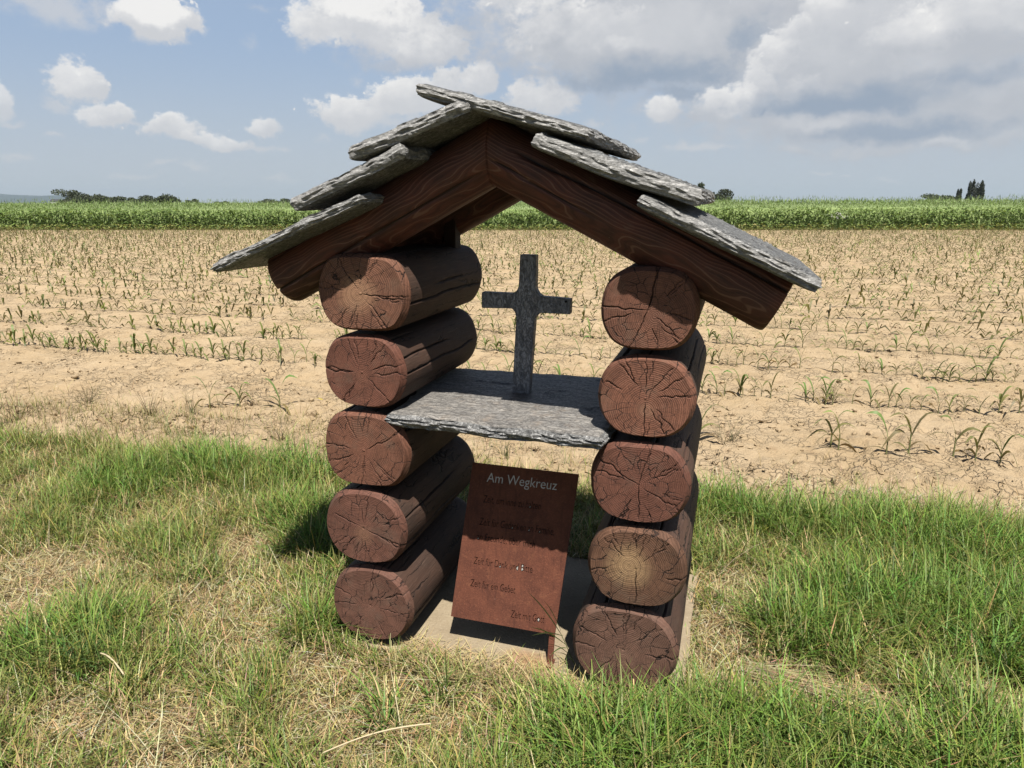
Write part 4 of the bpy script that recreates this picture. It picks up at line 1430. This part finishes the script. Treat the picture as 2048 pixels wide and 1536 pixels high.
tuft('grass_tuft', 150, 1330, 90, .17, .05, ((0.109, 0.209, 0.046), (0.186, 0.279, 0.078)), 'tall dark green grass tuft rising out of the mown straw', 'grass tuft')
tuft('grass_tuft', 640, 1180, 46, .13, .035, ((0.155, 0.279, 0.062), (0.232, 0.341, 0.093)), 'fresh green grass tuft against the outer foot of the left log wall', 'grass tuft')
tuft('grass_tuft', 768, 1435, 46, .12, .025, ((0.155, 0.279, 0.062), (0.232, 0.341, 0.093)), 'small bright grass tuft in the straw patch before the concrete base', 'grass tuft')
tuft('grass_tuft', 1990, 1330, 80, .20, .03, ((0.139, 0.295, 0.062), (0.202, 0.372, 0.093)), 'broad bladed bright green grass tuft on the right of the verge', 'grass tuft', wid=(.006, .011), lean_=(.05, .5))
tuft('grass_tuft', 1240, 1392, 34, .09, .03, ((0.248, 0.31, 0.109), (0.372, 0.372, 0.186)), 'thin grass tuft sprouting under the lowest right log', 'grass tuft')
tuft('grass_tuft', 745, 1290, 40, .09, .03, ((0.186, 0.264, 0.078), (0.465, 0.388, 0.202)), 'thin grass tuft sprouting under the lowest left log', 'grass tuft')
tuft('straw_bundle', 1620, 1385, 34, .26, .03, ((.62, .52, .30), (.55, .42, .22)), 'bundle of long pale straw flattened across the green grass', 'straw', lean_=(1.35, 1.55), curl=(-.03, .06), wid=(.002, .004), mat=M_STRAW, dirn=-.35, z=.035)
tuft('straw_bundle', 1500, 1350, 34, .26, .03, ((.62, .52, .30), (.55, .42, .22)), 'loose fan of yellow straw beside the right log wall', 'straw', lean_=(1.3, 1.55), curl=(-.03, .06), wid=(.002, .004), mat=M_STRAW, dirn=-.25, z=.03)
tuft('straw_heap', 1722, 992, 70, .075, .035, ((.66, .56, .40), (.58, .48, .32)), 'small white straw heap at the edge of the bare soil', 'straw', lean_=(.6, 1.55), curl=(-.1, .5), wid=(.002, .005), mat=M_STRAW, z=.02)
for i_, (x_, y_, h_, lb) in enumerate([(40, 850, .22, 'dry weed clump on the cracked soil, farthest from the shrine'), (175, 800, .17, 'thin olive weed clump growing on cracked soil clods'),
                                       (300, 830, .20, 'spiky dry weed clump at the edge between soil and grass'), (382, 820, .16, 'small weed clump beside maize seedlings on the soil edge'), (1455, 880, .13, 'sparse weed sprig on bare soil beside the right log wall'),
                                       (560, 880, .13, 'yellowing weed sprig on soil near the left log wall'), (1660, 800, .15, 'leafy weed clump among the maize seedlings')]):
    tuft('weed_clump', x_, y_, 38, h_ * 1.35, .03 if i_ else .06, ((.16, .15, .06), (.22, .17, .08)), lb, 'weed', lean_=(.1, .9), curl=(0, .4), wid=(.002, .0045), soil=True)
tuft('weed_clump', 1010, 925, 16, .13, .03, ((0.155, 0.202, 0.078), (0.248, 0.248, 0.109)), 'upright weed clump behind the rusted sign plate', 'weed', lean_=(.0, .35), wid=(.003, .006), soil=True)

# long straws in the foreground
for i_, (xa, ya, xb, yb_, lb) in enumerate([(648, 1524, 862, 1474, 'long pale straw stalk lying across the grass before the shrine'), (250, 1365, 205, 1330, 'short white straw stalk beside the dark green tuft')]):
    A, B = np.append(pt(xa, ya), .03), np.append(pt(xb, yb_), .045)
    s_ = np.linspace(0, 1, 9)
    line = A + (B - A) * s_[:, None] + np.stack([np.zeros(9), np.zeros(9), .018 * np.sin(s_ * math.pi)], -1)
    rng_ = np.arange(6) * math.pi / 3
    V_ = np.concatenate([p + .0028 * np.stack([np.cos(rng_) * .3, np.cos(rng_), np.sin(rng_)], -1) for p in line - A])
    me = mesh_np('straw_stalk', V_, grid_faces(9, 6, True), True)
    add_col(me, np.tile(np.array(PALEC), (len(V_), 1)))
    o = obj('straw_stalk', me, M_STRAW, location=tuple(wor(*A)))
    o.rotation_euler = (0, 0, -YAW)
    tag(o, lb, 'straw')

# leafy grass stem in front of the plate
st_root = pz(1152, 1352, -.02)
stem = empty('reed_grass', tuple(wor(*st_root)), -YAW)
tag(stem, 'leafy green grass stem bending in front of the rusted sign plate', 'grass stem')


def tube(path, r0, r1, n=6):
    path = np.asarray(path, float)
    a = np.arange(n) * 2 * math.pi / n
    out = []
    for i_, p in enumerate(path):
        r = r0 + (r1 - r0) * i_ / (len(path) - 1)
        out.append(p + r * np.stack([np.cos(a), np.sin(a), np.zeros(n)], -1))
    return np.concatenate(out), grid_faces(len(path), n, True)


vs_ = -.02
pth = [pv(x_, y_, st_root[1] + k * .004) - st_root for k, (x_, y_) in enumerate([(1152, 1352), (1150, 1330), (1140, 1308), (1132, 1290), (1122, 1268)])]
V_, q_ = tube(pth, .0022, .0012)
me = mesh_np('stem', V_, q_, True)
add_col(me, np.tile(np.array((.15, .20, .07)), (len(V_), 1)))
obj('stem', me, M_GRASS, stem)
for (xa, ya, xb, yb_, w_) in [(1122, 1268, 1055, 1183, .006), (1122, 1262, 1087, 1200, .003), (1126, 1272, 1062, 1272, .006), (1130, 1288, 1060, 1254, .006), (1134, 1296, 1100, 1312, .005), (1142, 1312, 1094, 1288, .004), (1146, 1322, 1110, 1306, .004)]:
    A = pv(xa, ya, st_root[1]) - st_root
    B = pv(xb, yb_, st_root[1] - .03) - st_root
    s_ = np.linspace(0, 1, 7)
    mid = A + (B - A) * s_[:, None] + np.stack([0 * s_, 0 * s_, .012 * np.sin(s_ * math.pi)], -1)
    pr2 = np.array([-(B - A)[2], .3 * np.linalg.norm(B - A), (B - A)[0]])
    pr2 /= np.linalg.norm(pr2)
    w = w_ * np.sin(np.clip(s_ * .92 + .08, 0, 1) * math.pi) ** .6
    V_ = np.concatenate([mid - pr2 * w[:, None] * .5, mid + pr2 * w[:, None] * .5])
    q_ = np.array([[k, k + 1, k + 8, k + 7] for k in range(6)])
    me = mesh_np('leaf', V_, q_, True)
    add_col(me, jit(1, (.20, .27, .08), .1)[0] * np.ones((14, 1)))
    obj('leaf', me, M_GRASS, stem)

# yellow leaf on the soil
c = pz(642, 800, .03)
s_ = np.linspace(0, 1, 8)
mid = np.stack([(s_ - .5) * .13, .02 * np.sin(s_ * 3), .012 * np.sin(s_ * 7)], -1)
w = .022 * np.sin(s_ * math.pi) ** .7
V_ = np.concatenate([mid - np.stack([0 * w, w / 2, -.3 * w], -1), mid + np.stack([0 * w, w / 2, .3 * w], -1)])
me = mesh_np('yellow_leaf', V_, np.array([[k, k + 1, k + 9, k + 8] for k in range(7)]), True)
add_col(me, np.tile(np.array((.72, .58, .12)), (16, 1)))
o = obj('yellow_leaf', me, M_GRASS, location=tuple(wor(c[0], c[1], float(soil_z(np.array([c[0]]), np.array([c[1]]))[0]) + .015)))
o.rotation_euler = (0, 0, -YAW)
tag(o, 'yellow withered leaf lying on the bare soil', 'leaf')

# ------------------------------------------------------------------ clods on the soil
ico_bm = bmesh.new()
bmesh.ops.create_icosphere(ico_bm, subdivisions=1, radius=1)
IV = np.array([v.co[:] for v in ico_bm.verts])
IF = np.array([[v.index for v in f.verts] for f in ico_bm.faces])
ico_bm.free()
N = 15000
u = RNG.uniform(-8, 5, N)
v = 1.75 + RNG.random(N) ** 2.2 * 11
e = soil_edge(u)
keep = (v > e + .08) & (RNG.random(N) < np.clip(.55 + 1.6 * fbm(v3(u * 1.2, v * 1.2), 3, 151), .1, 1))
u, v = u[keep], v[keep]
n = len(u)
sz = .006 + .016 * RNG.random(n) ** 3 + .020 * RNG.random(n) ** 10
P = np.stack([u, v, soil_z(u, v) + sz * .15], -1)
sh = RNG.uniform(.6, 1.3, (n, 1, 3)) * (1 + .28 * RNG.normal(size=(n, 12, 1)))
rot = RNG.uniform(0, 2 * math.pi, n)
B_ = IV[None] * sh * sz[:, None, None]
x2 = B_[..., 0] * np.cos(rot)[:, None] - B_[..., 1] * np.sin(rot)[:, None]
y2 = B_[..., 0] * np.sin(rot)[:, None] + B_[..., 1] * np.cos(rot)[:, None]
V_ = np.stack([x2, y2, B_[..., 2] * .75], -1) + P[:, None, :]
F_ = IF[None] + (np.arange(n) * 12)[:, None, None]
o = obj('soil_clods', mesh_np('soil_clods', V_.reshape(-1, 3), F_.reshape(-1, 3)), M_SOIL, location=tuple(ORI))
o.rotation_euler = (0, 0, -YAW)
tag(o, 'dry crumbled soil clods scattered over the bare field', 'soil', kind='stuff')


# ------------------------------------------------------------------ maize seedlings
def leaf_strip(a, L, w, rise, droop, base_h, seg=5, tw=0.0):
    s = np.linspace(0, 1, seg + 1)
    hor = L * s * (.55 + .45 * s)
    ver = base_h + rise * L * np.sin(np.minimum(s * 1.25, 1) * math.pi * .5) - droop * L * s ** 3
    wd = w * np.sin(np.clip(.12 + .88 * s, 0, 1) * math.pi) ** .7 * .5
    wd[-1] = .0004
    d = np.array([math.cos(a), math.sin(a), 0])
    sd_ = np.array([-math.sin(a) * math.cos(tw), math.cos(a) * math.cos(tw), math.sin(tw)])
    mid = d * hor[:, None] + np.array([0, 0, 1]) * ver[:, None]
    V_ = np.concatenate([mid - sd_ * wd[:, None], mid + sd_ * wd[:, None]])
    q_ = np.array([[k, k + 1, k + seg + 2, k + seg + 1] for k in range(seg)])
    return V_, q_


def plant_parts(rs, hi=True):
    parts = []
    h = rs.uniform(.07, .115)
    seg = 6 if hi else 2
    a0 = rs.uniform(-.5, .5)
    nl = rs.integers(4, 7) if hi else 4
    for k in range(nl):
        a = a0 + math.pi * (k % 2) + rs.normal(0, .35)
        f = k / max(1, nl - 1)
        L = rs.uniform(.12, .20) * (1.0 - .25 * f)
        rise = .35 + .75 * f + rs.normal(0, .12)
        dr = rs.uniform(.55, 1.1) * (1 - .75 * f)
        parts.append(('leaf', *leaf_strip(a, L, rs.uniform(.016, .025) * (1.0 if hi else 1.6), rise, dr, h * (.25 + .75 * f), seg, rs.normal(0, .35))))
    return h, parts


MA_NEAR = [(.20, .32, .08), (.26, .34, .10), (.25, .25, .09)]
MA_FAR = [(.17, .165, .048), (.205, .195, .06), (.15, .15, .04)]
variants = []
for k in range(10):
    rs = np.random.default_rng(300 + k)
    h, parts = plant_parts(rs)
    V_, q_ = tube([(0, 0, -.015), (.001, 0, h * .5), (0, 0, h)], .0048, .0028, 6)
    sm = mesh_np('stalk', V_, q_, True)
    add_col(sm, np.tile(np.array((.34, .36, .15)), (len(V_), 1)))
    sm.materials.append(M_CORN)
    lms = []
    for i_, (nm, lv, lq) in enumerate(parts):
        lm = mesh_np('leaf', lv, lq, True)
        f = i_ / (len(parts) - 1)
        base = np.array((.27, .20, .09)) * (1 - f) + np.array(MA_NEAR[k % 3]) * f
        add_col(lm, jit(1, base, .12, .06)[0] * np.ones((len(lv), 1)))
        lm.materials.append(M_CORN)
        lms.append(lm)
    # the same plant as one mesh for the mid distance
    Vs, Qs, Cs, kk = [], [], [], 0
    h2, p2 = plant_parts(rs)
    V_, q_ = tube([(0, 0, -.015), (0, 0, h2)], .0045, .0028, 4)
    for i_, (lv, lq) in enumerate([(V_, q_)] + [(p[1], p[2]) for p in p2]):
        Vs.append(lv)
        Qs.append(lq + kk)
        kk += len(lv)
        Cs.append(jit(1, (np.array(MA_FAR[k % 3]) * (1.2, 1.4, 1.3)) if (k < 7 or i_ < 3) else MA_NEAR[1], .15, .06)[0] * np.ones((len(lv), 1)))
    mm = mesh_np('maize_seedling', np.concatenate(Vs), np.concatenate(Qs), True)
    add_col(mm, np.concatenate(Cs))
    mm.materials.append(M_CORN)
    variants.append((sm, lms, mm))

plants = []
for x_, y_ in [(1660, 898), (1676, 902), (1772, 912), (1816, 912), (1905, 918), (1950, 922), (2000, 928), (1396, 882), (480, 812), (560, 816), (420, 812)]:
    c = pt(x_, y_)
    plants.append((c[0], c[1], RNG.uniform(.95, 1.25)))
k = 1
while True:
    v0 = ROW0 + k * ROWS
    if v0 > 62:
        break
    u = 1.1 + (v0 + 2) * math.tan(math.radians(-56))
    u1 = 1.1 + (v0 + 2) * math.tan(math.radians(24)) + .3
    while u < u1:
        u += RNG.uniform(.05, .14) if RNG.random() > .035 else RNG.uniform(.2, .45)
        vj = v0 + RNG.normal(0, .025)
        w_ = wor(u, vj)
        if w_[1] > 42.2:
            continue
        plants.append((u, vj, RNG.uniform(.6, 1.0)))
    k += 1
PA = np.array(plants)
dist = np.hypot(PA[:, 0] - 1.10, PA[:, 1] + 2.0)
azl = np.degrees(np.arctan2(PA[:, 0] - 1.10, PA[:, 1] + 2.0)) + 16.9
inv = np.abs(azl) < 36
# what the shrine hides completely is no use as an individual
order = np.argsort(np.where(inv, dist, 1e6))
indiv = set(order[:296].tolist())
NEARD = 7.2
for rank, i_ in enumerate(order[:296]):
    u, v, s_ = PA[i_]
    z = float(soil_z(np.array([u]), np.array([v]))[0])
    sm, lms, mm = variants[rank * 7 % 10]
    rz = -YAW + RNG.uniform(-.5, .5) + math.pi * RNG.integers(0, 2)
    if dist[i_] < NEARD:
        r = empty('maize_seedling', tuple(wor(u, v, z)), rz)
        r.scale = (s_, s_, s_)
        obj('stalk', sm, None, r)
        for lm in lms:
            obj('leaf', lm, None, r)
        tag(r, 'single young maize seedling with arching leaves in the dry soil', 'maize plant', 'maize seedlings in the field')
    else:
        o = obj('maize_seedling', mm, None, None, tuple(wor(u, v, z)))
        o.rotation_euler = (0, 0, rz)
        o.scale = (s_, s_, s_)
        tag(o, 'single young maize seedling with arching leaves in the dry soil', 'maize plant', 'maize seedlings in the field')
rest = np.array([i_ for i_ in range(len(PA)) if i_ not in indiv])
lib = []
for k in range(12):
    rs = np.random.default_rng(700 + k)
    h, parts = plant_parts(rs, False)
    Vs, Qs, kk = [], [], 0
    for nm, lv, lq in parts:
        Vs.append(lv)
        Qs.append(lq + kk)
        kk += len(lv)
    lib.append((np.concatenate(Vs), np.concatenate(Qs)))
Vs, Qs, Cs, kk = [], [], [], 0
for k in range(12):
    ids = rest[k::12]
    lv, lq = lib[k]
    n = len(ids)
    a = RNG.uniform(-.9, .9, n) + math.pi * RNG.integers(0, 2, n)
    s_ = PA[ids, 2]
    x2 = (lv[None, :, 0] * np.cos(a)[:, None] - lv[None, :, 1] * np.sin(a)[:, None]) * s_[:, None]
    y2 = (lv[None, :, 0] * np.sin(a)[:, None] + lv[None, :, 1] * np.cos(a)[:, None]) * s_[:, None]
    z0 = soil_z(PA[ids, 0], PA[ids, 1])
    P = np.stack([x2 + PA[ids, 0][:, None], y2 + PA[ids, 1][:, None], lv[None, :, 2] * s_[:, None] + z0[:, None]], -1)
    Vs.append(P.reshape(-1, 3))
    Qs.append((lq[None] + (np.arange(n) * len(lv))[:, None, None]).reshape(-1, 4) + kk)
    kk += n * len(lv)
    cc_ = np.where((RNG.random(n) < .85)[:, None], jit(n, MA_FAR[0], .2, .08), jit(n, (.28, .33, .10), .2, .08))
    Cs.append(np.repeat(cc_, len(lv), 0))
me = mesh_np('maize_rows', np.concatenate(Vs), np.concatenate(Qs), True)
add_col(me, np.concatenate(Cs))
o = obj('maize_rows', me, M_CORN, location=tuple(ORI))
o.rotation_euler = (0, 0, -YAW)
tag(o, 'endless rows of small maize seedlings stretching to the green crop', 'maize plants', kind='stuff')

# ------------------------------------------------------------------ green oilseed crop beyond
CY = 42.6


def crop_cards(n, x0, x1, y0, y1, zlo, zhi, size, cols, up=.0, topless=None, zpow=1.0):
    x = RNG.uniform(x0, x1, n)
    y = RNG.uniform(y0, y1, n)
    z = zlo + (zhi - zlo) * RNG.random(n) ** zpow
    z = z * (1 + .16 * fbm(v3(x * .25, y * .25), 3, 171) + .16 * fbm(v3(x * 1.3, y * 1.3), 2, 173))
    z = z * np.clip(.95 + x / 45 * .12, .80, 1.05)
    a = RNG.uniform(0, 2 * math.pi, n)
    s = size * RNG.uniform(.5, 1.4, n)
    tip = np.stack([np.cos(a) * s * (1 - up), np.sin(a) * s * (1 - up), s * (up + RNG.uniform(-.5, .6, n) * (1 - up))], -1)
    wv = np.stack([-np.sin(a), np.cos(a), RNG.uniform(-.5, .5, n)], -1) * (s * RNG.uniform(.12, .32, n) * (1 - .75 * up))[:, None]
    c = np.stack([x, y, z], -1)
    V_ = np.stack([c - wv, c + wv, c + tip], 1).reshape(-1, 3)
    T_ = np.arange(3 * n).reshape(-1, 3)
    ci = RNG.integers(0, len(cols), n)
    cc_ = np.clip(np.array(cols)[ci] * (1 + .22 * RNG.normal(size=(n, 1))), .01, .6)
    return V_, T_, np.repeat(cc_, 3, 0)


CG = [(.19, .31, .075), (.24, .36, .09), (.29, .40, .12), (.15, .24, .06)]
CT = [(.32, .42, .17), (.37, .46, .21), (.28, .39, .14)]
sets = [crop_cards(90000, -52, 46, CY, CY + 2.2, .05, 1.25, .16, CG, zpow=.8),
        crop_cards(60000, -52, 46, CY + .1, CY + 4, .8, 1.66, .13, CT + CG, up=.55),
        crop_cards(26000, -60, 52, CY + 4, CY + 22, 1.15, 1.62, .18, CT, up=.6),
        crop_cards(16000, -85, 75, CY + 22, CY + 60, 1.2, 1.62, .40, CT, up=.7),
        crop_cards(10000, -52, 46, CY - .5, CY + .4, .0, .35, .14, [(.36, .42, .13), (.28, .38, .10), (.50, .46, .18)]),
        crop_cards(9000, -52, 46, CY + .2, CY + 6, 1.5, 1.84, .15, CT, up=.85)]
kk, Vs, Ts, Cs = 0, [], [], []
for a, b_, c in sets:
    Vs.append(a)
    Ts.append(b_ + kk)
    Cs.append(c)
    kk += len(a)
me = mesh_np('green_crop', np.concatenate(Vs), np.concatenate(Ts))
add_col(me, np.concatenate(Cs))
o = obj('green_crop', me, M_CROP)
tag(o, 'tall dense green oilseed crop standing beyond the maize field', 'crop', kind='stuff')
# closed canopy behind the first ranks
xs = np.arange(-120, 121, 1.5)
ys = np.concatenate([[CY + 1.2, CY + 1.3], np.arange(CY + 3, CY + 75, 2.5)])
X, Y = np.meshgrid(xs, ys)
Z = (1.22 + .16 * fbm(v3(X * .5, Y * .5), 3, 181)) * np.clip(.95 + X / 45 * .12, .80, 1.05)
Z[0] = -.3
M_CANO = plain_mat('crop_canopy', (.40, .52, .20), .95, 3, .5, .8, .1)
o = obj('crop_canopy', mesh_np('crop_canopy', np.stack([X, Y, Z], -1).reshape(-1, 3), grid_faces(len(ys), len(xs)), True), M_CANO)
tag(o, 'closed leafy canopy of the green crop reaching towards the horizon', 'crop', kind='stuff')

# white flowers at the crop edge
d = ray(1680, 431)
t_f = (CY - .25) / d[1]
wf = CAM + d * t_f
fl_root = empty('flower_clump', (wf[0], wf[1], 0))
tag(fl_root, 'clump of small white flowers at the foot of the green crop', 'flowers')
V_, T_ = [], []
bm = bmesh.new()
for k in range(34):
    x_, z_, y_ = RNG.normal(0, .26), wf[2] + RNG.normal(0, .09), RNG.normal(0, .06)
    bmesh.ops.create_icosphere(bm, subdivisions=1, radius=RNG.uniform(.022, .04), matrix=Matrix.Translation((x_, y_, z_)) @ Matrix.Diagonal((1, 1, .55, 1)))
me = bpy.data.meshes.new('blossoms')
bm.to_mesh(me)
bm.free()
bl_ = obj('blossoms', me, plain_mat('white_petals', (.82, .82, .78), .7, 40, .1), fl_root)
n = 40
V_, q_, t_, c_ = blades(np.stack([RNG.normal(0, .22, n), RNG.normal(0, .06, n), np.zeros(n)], -1), RNG.uniform(0, 6.28, n), RNG.uniform(0, .3, n), RNG.uniform(.6, .9, n), np.full(n, .02), RNG.uniform(0, .2, n), jit(n, (.10, .17, .04)))
me = mesh_np('stems', V_, [q_, t_])
add_col(me, c_)
obj('stems', me, M_CROP, fl_root)


# ------------------------------------------------------------------ distant trees and house
def make_tree(px, py_top, half_w, D, label, kind='round', seed=1, col=((.030, .042, .022), (.055, .07, .035)), bare=False):
    d = ray(px, py_top)
    t_ = D / d[1]
    w_ = CAM + d * t_
    H_ = w_[2]
    R_ = half_w * 1.2 / F_PX * D
    root = empty('poplar_tree' if kind == 'poplar' else 'tree', (w_[0], D, -.3))
    tag(root, label, 'tree', 'trees on the horizon')
    rs = np.random.default_rng(seed)
    n = 3600
    if kind == 'poplar':
        nl = 9
        cxs = [(rs.uniform(-.75, .75) * R_, rs.uniform(-.5, .5) * R_, rs.uniform(.15, .78) * H_, R_ * rs.uniform(.22, .36), H_ * rs.uniform(.16, .28)) for _ in range(nl)]
        cxs.append((R_ * .1, 0, H_ * .45, R_ * .75, H_ * .38))
    else:
        nl = 13
        cxs = []
        for _ in range(nl):
            fx = rs.uniform(-.8, .8)
            cxs.append((fx * R_, rs.uniform(-.6, .6) * R_, H_ * (rs.uniform(.30, .90) - .30 * abs(fx) * rs.random()), R_ * rs.uniform(.26, .50), H_ * rs.uniform(.10, .20)))
    P, shade = [], []
    for (x_, y_, z_, r_, h_) in cxs:
        m_ = n // len(cxs)
        q = rs.normal(size=(m_, 3))
        q /= np.linalg.norm(q, axis=1)[:, None]
        q *= rs.random((m_, 1)) ** .35
        q *= 1 + .35 * fbm(q * 2.2 + seed, 2, seed)[:, None]
        P.append(np.array([x_, y_, z_]) + q * np.array([r_, r_, h_]))
    P = np.concatenate(P)
    P[:, 2] = np.clip(P[:, 2], .3, H_ * 1.0)
    n = len(P)
    ls = max(.12, D * .0011) * (.8 if kind == 'poplar' else 1.0)
    d1 = rs.normal(size=(n, 3))
    d1 /= np.linalg.norm(d1, axis=1)[:, None]
    d2 = np.cross(d1, rs.normal(size=(n, 3)))
    d2 /= np.linalg.norm(d2, axis=1)[:, None] + 1e-9
    s_ = ls * rs.uniform(.5, 1.3, (n, 1))
    V_ = np.stack([P - d1 * s_, P + d2 * s_ * .7, P + d1 * s_, P - d2 * s_ * .7], 1).reshape(-1, 3)
    me = mesh_np('crown', V_, np.arange(4 * n).reshape(-1, 4))
    mixv = rs.random((n, 1))
    add_col(me, 1.7 * np.repeat(np.array(col[0]) * (1 - mixv) + np.array(col[1]) * mixv, 4, 0))
    obj('crown', me, M_LEAF, root)
    Vt, qt = tube([(0, 0, 0), (.05 * R_, 0, H_ * .3), (0, 0, H_ * .72)], R_ * .07 + .08, .05, 8)
    parts_v, parts_q, kk = [Vt], [qt], len(Vt)
    for (x_, y_, z_, r_, h_) in cxs[:6]:
        Vl, ql = tube([(0, 0, min(z_, H_ * .6) * .6), (x_ * .6, y_ * .6, z_ * .85), (x_, y_, z_)], R_ * .03 + .04, .03, 5)
        parts_v.append(Vl)
        parts_q.append(ql + kk)
        kk += len(Vl)
    obj('trunk', mesh_np('trunk', np.concatenate(parts_v), np.concatenate(parts_q), True), M_BARK, root)
    return root


GTR = ((.040, .052, .030), (.075, .088, .05))
TREES = [
    (158, 374, 30, 230, 'tallest rounded tree of the hedge in front of the blue hill', 'round', GTR),
    (134, 391, 14, 228, 'low bush where the hedge begins beside the blue hill', 'round', GTR),
    (192, 390, 22, 228, 'low dark bush right beside the tallest hedge tree', 'round', GTR),
    (224, 386, 26, 226, 'broad flat topped bush in the middle of the hedge', 'round', GTR),
    (262, 391, 16, 232, 'thin pale bush between two broader hedge bushes', 'round', GTR),
    (308, 382, 24, 230, 'pointed bushy tree near the far end of the hedge', 'round', GTR),
    (337, 389, 18, 228, 'rounded bush next to the pointed hedge tree', 'round', GTR),
    (386, 395, 16, 235, 'small dark bush standing apart past the hedge', 'round', GTR),
    (448, 400, 14, 240, 'barely visible little bush over the crop', 'round', GTR),
    (548, 393, 26, 240, 'low bush showing just beside the left roof slab', 'round', GTR),
    (1398, 362, 22, 150, 'thin feathery treetop peeking over the stone roof', 'round', GTR),
    (1440, 372, 22, 150, 'dark rounded tree just beside the stone roof', 'round', ((.028, .038, .022), (.055, .066, .036))),
    (1882, 384, 34, 300, 'low pale green treetops left of the poplars', 'round', ((.07, .09, .05), (.10, .12, .065))),
    (1919, 374, 6, 280, 'slender little poplar standing apart from the poplar group', 'poplar', ((.030, .038, .026), (.05, .058, .036))),
    (1946, 356, 9, 280, 'tall dark poplar with two pointed tips in the group', 'poplar', ((.025, .033, .023), (.045, .052, .033))),
    (1961, 354, 10, 282, 'tallest dark poplar of the group on the horizon', 'poplar', ((.025, .033, .023), (.045, .052, .033))),
]
for k, (x_, y_, hw_, D_, lb, kd, cl) in enumerate(TREES):
    make_tree(x_, y_, hw_, D_, lb, kd, 900 + k, cl)

# little white farm building before the hill
d = ray(112, 403)
D_ = 620
w_ = CAM + d * (D_ / d[1])
hs = empty('farm_building', (w_[0], D_, 0), .2)
tag(hs, 'tiny white farm building far off below the blue hill', 'building')
obj('wall', box_mesh('wall', -3.2, 3.2, -3, 3, -.4, 3.0, 0), plain_mat('white_render', (.8, .8, .78), .8, 1, .1), hs)
bm = bmesh.new()
vv_ = [bm.verts.new(p) for p in ((-3.5, -3.4, 2.9), (3.5, -3.4, 2.9), (3.5, 3.4, 2.9), (-3.5, 3.4, 2.9), (-3.5, 0, 4.6), (3.5, 0, 4.6))]
for f_ in ((0, 1, 5, 4), (2, 3, 4, 5), (0, 4, 3), (1, 2, 5), (3, 2, 1, 0)):
    bm.faces.new([vv_[i_] for i_ in f_])
me = bpy.data.meshes.new('roof')
bm.to_mesh(me)
bm.free()
obj('roof', me, plain_mat('dark_tiles', (.07, .07, .08), .8, 2, .2), hs)

# ------------------------------------------------------------------ summer haze in the air
m = bpy.data.materials.new('haze')
m.use_nodes = True
t = m.node_tree
t.nodes.clear()
ho = t.nodes.new('ShaderNodeOutputMaterial')
pvn = nd(t, 'ShaderNodeVolumePrincipled', {'Color': (.44, .52, .63, 1), 'Density': 8e-5, 'Anisotropy': .2})
t.links.new(pvn.outputs[0], ho.inputs['Volume'])
hzb = obj('haze', box_mesh('haze', -S_ - 60, S_ + 60, -460, S_ + 60, -1.4, 150, 0), m)
tag(hzb, 'thin pale summer haze filling the air over the fields', 'haze', kind='stuff')
